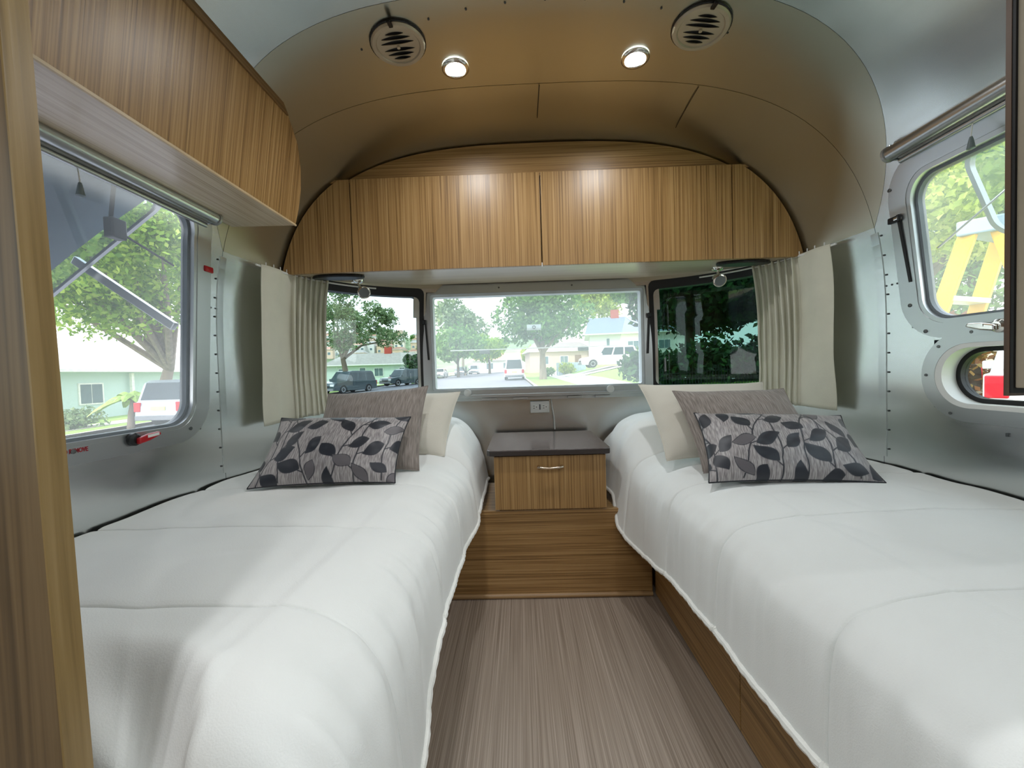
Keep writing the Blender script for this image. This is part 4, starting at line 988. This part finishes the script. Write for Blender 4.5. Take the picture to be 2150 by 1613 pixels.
for k in range(14): MB().box(3.6+k*.21, 3.6+k*.21+.19, 40, 40.04, gz(5, 40)-.1, gz(5, 40)+1.15).build('board', mat('pale_blue_paint', (176, 196, 214), .7), f)
# hillside with small houses
def hz_(x, y): return -4 + .17*max(0, y-110) + 2.2*math.sin(x*.05) + .03*(-x-20)
P = np.array([[(x, y, min(26, hz_(x, y))) for x in np.linspace(-140, 10, 40)] for y in np.linspace(112, 330, 30)])
tag(grid_mesh(P, 'hill', mat('hill_scrub', (122, 140, 104), .95, var=.3, vscale=.15), None, 'all'), 'scrubby hillside behind the houses', kind='structure')
rnd = random.Random(77); cols_ = [((226, 214, 196), 'cream'), ((214, 190, 168), 'peach'), ((228, 228, 224), 'white'), ((198, 176, 150), 'tan'), ((206, 206, 200), 'grey')]
rfs = [mat('hill_roof_brown', (150, 116, 96), .9), mat('hill_roof_grey', (158, 156, 152), .9), mat('hill_roof_pink', (196, 150, 134), .9)]
rowsn = ['lowest', 'second', 'third', 'fourth', 'top']
for r_ in range(5):
    for k in range(7):
        y = 166+r_*24+rnd.uniform(-3, 3); x = (-.475+.036*k+rnd.uniform(-.006, .006))*y; c, cn = rnd.choice(cols_)
        t = house(x, y, rnd.uniform(-.2, .2), rnd.uniform(4.6, 6.2), 5, rnd.uniform(2.8, 4.4), 1.3, mat('hill_wall_'+cn, c, .9, var=.03), rnd.choice(rfs), '%s-walled hillside house, number %s from the left in the %s row' % (cn, ['one', 'two', 'three', 'four', 'five', 'six', 'seven'][k], rowsn[r_]), [(-1.6, 1.0, 1.3, 1.2), (1.4, 1.0, 1.3, 1.2)], .3, 1.4, min(26, hz_(x, y)))
        t['group'] = 'houses on the hillside'
for k in range(16):
    y = 154+24*rnd.randrange(5)+rnd.uniform(-2, 2); x = (-.48+.0165*k)*y; g = min(26, hz_(x, y)); t = thing('tree', (x, y, g), 'round tree among the hillside houses', 'tree', 'trees among the hillside houses')
    foliage_obj('foliage', [(x, y, g+2.4, 2.2, 2.2, 2.4, 260)], .5, (F_DK, F_MID, F_GR)[k % 3], t, 200+k, .3); MB().tube([(x, y, g-.2), (x, y, g+2)], .2, 6).build('trunk', bark_d, t)

# ---- vehicles
car_glass = mat('car_glass', (52, 66, 72), .08, var=.1); tyre = mat('tyre', (34, 34, 36), .8); hubm = mat('hub_alloy', (176, 180, 184), .3, .7); lamp_red = mat('tail_lamp_red', (196, 20, 40), .25); lamp_w = mat('head_lamp', (226, 230, 232), .15); plate_m = mat('number_plate', (228, 214, 150), .5)
def car(x, y, rz, L, W, H, paint, style, label, z=None, dz=0, name='car'):
    t = thing(name, (0, 0, 0), label, 'car'); r = .34 if style != 'van' else .33; yf, yr = .305*L, -.285*L
    hb = {'suv': .56*H, 'van': .50*H, 'sedan': .62*H}[style]; hood = hb*(.98 if style != 'van' else .86)
    pts = [(-L/2+.03, .30), (-L/2, .45), (-L/2+.02, hb*.8), (-L/2+.08, hb)]
    nose = .22*L if style != 'van' else .34*L
    pts += [(nose, hb), (nose+.1*L, hood*.97), (L/2-.10, hood*.86), (L/2, hood*.66), (L/2, .42), (L/2-.04, .28)]
    def arch(c): return [(c+(r+.06)*math.cos(a), .30+(r+.06)*math.sin(a)) for a in np.linspace(0, PI, 11)]
    pts += [(yf+r+.06, .26)] + arch(yf)[1:-1] + [(yf-r-.06, .24), (yr+r+.06, .24)] + arch(yr)[1:-1] + [(yr-r-.06, .26)]
    q = MB(); sec = lambda xx, k: [(xx, py*k, .28+(pz-.28)*(1-(1-k)*.9)) for py, pz in pts]
    q.loft([sec(-W/2, .975), sec(-W/2+.07, 1), sec(W/2-.07, 1), sec(W/2, .975)]); body = q.build('body', paint, t, False, .02)
    if style == 'suv': gp = [(-L/2+.10, hb-.02), (-L/2+.28, H-.10), (-L/2+.50, H), (.04*L, H), (.10*L, H-.05), (nose, hb-.02)]
    elif style == 'van': gp = [(-L/2+.08, hb-.02), (-L/2+.16, H-.12), (-L/2+.30, H), (.20*L, H), (.25*L, H-.06), (nose, hb-.02)]
    else: gp = [(-L*.40, hb-.02), (-L*.26, H-.03), (-L*.16, H), (.02*L, H), (.08*L, H-.05), (nose, hb-.02)]
    wx = lambda z_: W/2*(.93-.17*(z_-hb)/(H-hb))
    q = MB(); q.loft([[(-wx(z_), y_, z_) for y_, z_ in gp], [(wx(z_), y_, z_) for y_, z_ in gp]]); q.build('cabin', paint, t, False, .03)
    y0, y1 = gp[0][0], gp[-1][0]; zb, zt = hb+.03, H-.13
    lerpy = lambda z_, rear: (gp[0][0]+(gp[1][0]-gp[0][0])*(z_-hb)/(gp[1][1]-hb) if rear else gp[-1][0]+(gp[-2][0]-gp[-1][0])*(z_-hb)/(gp[-2][1]-hb))
    for s in (-1, 1):
        ya, yb, yc, yd = lerpy(zb, 1)+.14, lerpy(zb, 0)-.14, lerpy(zt, 0)-.10, lerpy(zt, 1)+.14
        cuts = [0, .30, .34, .63, .67, 1] if style == 'suv' else [0, .46, .5, 1] if style == 'sedan' else [.0, .32, .36, .64, .70, 1]
        for a, b in zip(cuts[::2], cuts[1::2]):
            P4 = [(ya+(yb-ya)*a, zb), (ya+(yb-ya)*b, zb), (yd+(yc-yd)*b, zt), (yd+(yc-yd)*a, zt)]
            q = MB(); q.loft([[(s*(wx(z_)-.01), y_, z_) for y_, z_ in P4], [(s*(wx(z_)+.006), y_, z_) for y_, z_ in P4]]); q.build('side_window', car_glass, t)
    for rear in (0, 1):
        sg = -1 if rear else 1; q = MB(); P4 = []
        for z_, k in ((zb+.02, .86), (zb+.02, -.86), (zt+.03, -.86), (zt+.03, .86)): P4.append((k*wx(z_), lerpy(z_, rear), z_))
        q.loft([[(a, b-sg*.02, c) for a, b, c in P4], [(a, b+sg*.012, c) for a, b, c in P4]]); q.build('rear_window' if rear else 'windscreen', car_glass, t)
    for s in (-1, 1):
        for yc in (yf, yr):
            w = MB().lathe([(r*.6, -.11), (r*.93, -.11), (r, -.08), (r, .08), (r*.93, .11), (r*.6, .11)], (s*(W/2-.11), yc, r), (s, 0, 0), 20).build('wheel', tyre, t, True)
            MB().lathe([(r*.62, .10), (r*.60, .115), (r*.2, .105)], (s*(W/2-.11), yc, r), (s, 0, 0), 14).build('hub', hubm, w, True)
        MB().box(*sorted((s*(W/2-.26), s*(W/2-.02))), -L/2-.012, -L/2+.06, hb*.62, hb*.97).build('tail_light', lamp_red, t, False, .02)
        MB().box(*sorted((s*(W/2-.42), s*(W/2-.05))), L/2-.10, L/2+.004, hood*.60, hood*.78).build('head_light', lamp_w, t, False, .02)
        MB().box(*sorted((s*(W/2-.02), s*(W/2+.16))), nose-.35, nose-.20, hb+.02, hb+.18).build('mirror', paint, t, False, .02)
    MB().box(-.26, .26, -L/2-.02, -L/2+.02, hb*.66, hb*.66+.15).build('number_plate', plate_m, t)
    MB().box(-W/2+.08, W/2-.08, -L/2-.05, -L/2+.08, .30, .48).build('rear_bumper', mat('bumper_grey', (120, 124, 128), .5), t, False, .02)
    MB().box(-W/2+.08, W/2-.08, L/2-.06, L/2+.05, .28, .46).build('front_bumper', MATS['bumper_grey'], t, False, .02)
    MB().box(-.45, .45, L/2-.04, L/2+.012, hood*.50, hood*.66).build('grille', tyre, t)
    t.location = (x, y, gz(x, y)+dz if z is None else z); t.rotation_euler = (0, 0, rz); return t
silver = mat('silver_paint', (176, 186, 196), .25, .3, var=.02, coat=.5); whitep = mat('white_paint', (230, 232, 234), .3, var=.02, coat=.5); darkp = mat('dark_teal_paint', (60, 76, 82), .22, .2, var=.02, coat=.6); greyp = mat('grey_paint', (120, 130, 140), .25, .3, var=.02, coat=.5); blkp = mat('black_paint', (26, 30, 34), .2, var=.02, coat=.5)
car(-13.4, 16.7, .0, 4.6, 1.85, 1.78, silver, 'suv', 'silver car seen from behind outside the left window')
car(-14.6, 33.5, PI-.35, 5.0, 1.95, 1.85, darkp, 'suv', 'dark truck-like car at the left of the rear windows')
car(-12.6, 42.5, PI-.55, 4.7, 1.85, 1.75, darkp, 'suv', 'second dark car, right of the first, nose toward the window')
car(-.6, 41, 0, 4.8, 1.95, 2.05, whitep, 'van', 'white van driving away down the street', name='van')
car(7.4, 34, PI/2, 4.7, 1.85, 1.78, whitep, 'suv', 'white car parked side-on in the driveway', None, .16)
for k, (cx, cy, pm, st, lb) in enumerate([(-12.6, 63, whitep, 'sedan', 'white car parked nearest the rear window frame'), (-10.6, 72, greyp, 'sedan', 'grey car parked left of the spiky plant'), (-8.9, 78, silver, 'suv', 'silver car parked right of the spiky plant'), (-8.6, 88, darkp, 'sedan', 'dark car parked furthest along the street')]):
    car(cx, cy, PI, 4.4, 1.8, 1.55 if st == 'sedan' else 1.75, pm, st, lb)
# spiky plant by the parked cars
def spiky(x, y, n, Lf, th, fm, label, seed, trunk=0.3, droop=.7, width=.05, name='palm', r=.12):
    g = gz(x, y); t = thing(name, (x, y, g), label, 'palm'); rnd = random.Random(seed)
    pth = [(x, y, g-.05), (x+.05*trunk, y, g+trunk*.5), (x+.16*trunk, y, g+trunk)]
    MB().tube(pth, [r*1.3, r*1.05, r*.9], 10).build('trunk', bark, t, True); top = Vector(pth[-1])
    for k in range(n):
        a = 2*PI*k/n+rnd.uniform(-.2, .2); el = rnd.uniform(.3, 1.2); L_ = Lf*rnd.uniform(.8, 1.15); q = MB(); secs = []
        for s in np.linspace(0, 1, 9):
            d = Vector((math.cos(a)*math.cos(el), math.sin(a)*math.cos(el), math.sin(el))); p = top + d*L_*s - Vector((0, 0, 1))*droop*L_*s*s
            sd = Vector((-math.sin(a), math.cos(a), 0)); w = width*(.25+1.3*math.sin(PI*min(1, s*.9+.08)))
            secs.append([p-sd*w-Vector((0, 0, w*.5)), p, p+sd*w-Vector((0, 0, w*.5)), p-Vector((0, 0, .008))])
        q.loft(secs); q.build('frond', fm, t)
    return t
spiky(-9.6, 70, 16, 1.8, .2, mat('dark_frond', (70, 90, 70), .6), 'dark spiky plant between the parked cars', 3, .5, .15, .07)
spiky(-15.35, 15.3, 15, 1.25, .2, mat('palm_frond', (146, 178, 84), .6, var=.2), 'small palm with a leaning trunk outside the left window', 4, 1.15, .75, .12, r=.10)

# ---- right rear: hedge, railing, dark trees
f = thing('railing', (7.2, 14, gz(7.2, 14)), 'black iron railing seen through the dark corner window', 'railing'); bx0, bx1 = 4.7, 10.2
iron = mat('black_iron', (22, 26, 26), .5)
pk = MB().tube([(0, 0, 0), (0, 0, 1.15)], .011, 6)
for k in range(56):
    x = bx0+k*.1; g = gz(x, 14); MB().tube([(x, 14, g-.05), (x, 14, g+1.02+.06*math.sin(k*.7))], .011, 5).build('picket', iron, f)
for h_ in (.18, .92): MB().bar((bx0, 14, gz(bx0, 14)+h_), (bx1, 14, gz(bx1, 14)+h_), .03, .025).build('rail', iron, f)
seeds = [(5.6, 17.5, 1.5, 1.7), (7.4, 17.0, 1.6, 1.9), (9.2, 17.2, 1.6, 1.8), (11.0, 16.8, 1.5, 1.7), (12.6, 16.0, 1.6, 2.0)]
for k, (x, y, R_, h_) in enumerate(seeds): bush(x, y, R_, h_, .13, F_DK, 1700, 'dark hedge shrub behind the railing, number %s from the left' % ['one', 'two', 'three', 'four', 'five'][k], 50+k, 'hedge behind the railing')
cr = crown((8.6, 19.5, 5.2), 4.0, 24, 8000, 60, .75, .38); tree(8.4, 20.2, 2.4, .22, cr, .17, F_DK, bark_d, 'dense dark tree filling the dark corner window', 60, 6)
cr = crown((13.2, 19.0, 5.4), 3.8, 22, 6500, 61, .75, .38); tree(13.4, 20.0, 2.6, .22, cr, .17, F_DK, bark_d, 'dense dark tree beside the right curtain', 61, 5)
cr = crown((10.8, 25, 6.0), 4.4, 18, 5000, 62, .9); tree(11, 26, 2.4, .22, cr, .2, F_DK, bark_d, 'tall dark tree at the back of the hedge', 62, 4)
car(9.3, 10.6, 1.9, 4.6, 1.85, 1.6, blkp, 'sedan', 'black car with a red tail light beside the railing')

# ---- right side: trees, ladder, white car
cr = crown((8.6, 9.2, 5.0), 2.8, 26, 11000, 70, .95, .36); tree(8.8, 9.6, 2.2, .16, cr, .085, F_YL, bark_d, 'yellow-green tree just outside the right window', 70, 6)
cr = crown((14.0, 12.4, 5.2), 4.4, 30, 11000, 71, .95, .34); tree(14.2, 12.8, 1.6, .2, cr, .11, F_MID, bark_d, 'mid green tree behind the stepladder', 71, 6)
cr = crown((15.4, 10.0, 6.0), 3.6, 24, 8500, 72, .9, .36); tree(15.6, 10.2, 1.9, .18, cr, .10, F_MID, bark_d, 'green tree at the right edge of the right window', 72, 5)
bush(10.6, 11.2, 1.6, 2.4, .09, F_RU, 2200, 'rust-coloured shrub behind the stepladder', 75)
bush(9.6, 12.2, 1.6, 1.6, .07, F_GR, 1800, 'low grey-green shrub left of the stepladder', 76)
bush(13.2, 10.8, 1.6, 2.2, .09, F_RU, 1800, 'rusty shrub nearest the white car', 77)
car(9.32, 6.90, -.90, 4.6, 1.9, 1.75, whitep, 'suv', 'white car with red tail light seen through the porthole')
yel = mat('yellow_fibreglass', (240, 184, 0), .4, var=.03); alum_l = mat('ladder_aluminium', (206, 212, 216), .35, .6)
lad = thing('stepladder', (2.45, 1.95, -.55), 'yellow fibreglass stepladder standing outside the right window', 'ladder')
e_ = Vector((.70, -.714, 0)); w_ = Vector((.80, .60, 0)).normalized()*.0 + Vector((.93, .37, 0)).normalized()
apex = Vector((2.085, 1.93, 1.60)); zg = -.56; Ht = apex.z-zg
wt, wb = .30, .46
def rail(side, s):                       # side 0/1 across, s -1 front / +1 rear
    top = apex + w_*(side*wt) + e_*(s*.045); bot = apex + w_*(side*wb-(.08 if side == 0 else 0)) + e_*(s*(.57 if s < 0 else .58)); bot.z = zg
    return top, bot
for side in (0, 1):
    a, b = rail(side, -1); MB().bar(a, b, .062, .030, w_).build('front_rail', yel, lad, False, .004)
    a, b = rail(side, 1); MB().bar(a, b, .055, .026, w_).build('rear_rail', yel, lad, False, .004)
for k in range(1, 7):
    f_ = k/7; A0 = rail(0, -1); A1 = rail(1, -1); MB().bar(A0[0].lerp(A0[1], f_), A1[0].lerp(A1[1], f_), .08, .025).build('step', alum_l, lad, False, .003)
    if k % 2: B0 = rail(0, 1); B1 = rail(1, 1); MB().bar(B0[0].lerp(B0[1], f_), B1[0].lerp(B1[1], f_), .025, .02).build('rear_brace', alum_l, lad)
MB().loft([[tuple(apex + w_*(wt*k) + e_*s*.075 + Vector((0, 0, z_))) for k, s in ((-.12, -1), (1.12, -1), (1.12, 1), (-.12, 1))] for z_ in (-.02, .05)]).build('top_cap', mat('ladder_cap', (150, 168, 186), .5), lad, False, .008)
a, b = rail(0, -1); lb = a.lerp(b, .33); MB().bar(lb + Vector((0, 0, .07)) - w_*.004 - e_*.0, lb - Vector((0, 0, .05)) - w_*.004 - e_*.03, .05, .034, w_).build('warning_label', mat('label_white', (232, 232, 236), .5), lad)
for side in (0, 1):
    A = rail(side, -1); B = rail(side, 1); MB().bar(A[0].lerp(A[1], .45), B[0].lerp(B[1], .45), .02, .006).build('spreader', alum_l, lad)

# ---- awning over the left window, fixed to the outer wall
aw = thing('window_awning', (-1.25, .7, 1.62), 'slate grey fabric awning over the left window', 'awning')
P = np.array([[(-1.255-.72*k, y, 1.655-.52*k+.03*math.sin(PI*k)) for y in np.linspace(-.3, 1.33, 12)] for k in np.linspace(0, 1, 10)])
o = grid_mesh(P, 'fabric', mat('slate_awning_fabric', (92, 108, 124), .9, var=.1, vscale=14), aw, 'all'); sm = o.modifiers.new('thick', 'SOLIDIFY'); sm.thickness = .004
MB().tube([(-1.98, -.3, 1.13), (-1.98, 1.33, 1.13)], .02, 12).build('roller_bar', alu_tube, aw, True)
MB().bar((-1.25, 1.325, 1.185), (-1.60, 1.345, 1.425), .018, .028).build('support_arm', alu_tube, aw, False, .003)
P = np.array([[(-1.26-.70*k, y, 1.645-.52*k+.028*math.sin(PI*k)) for y in (.98, 1.02)] for k in np.linspace(0, 1, 10)])
grid_mesh(P, 'seam_band', mat('pale_awning_band', (170, 182, 194), .9), aw, 'all')
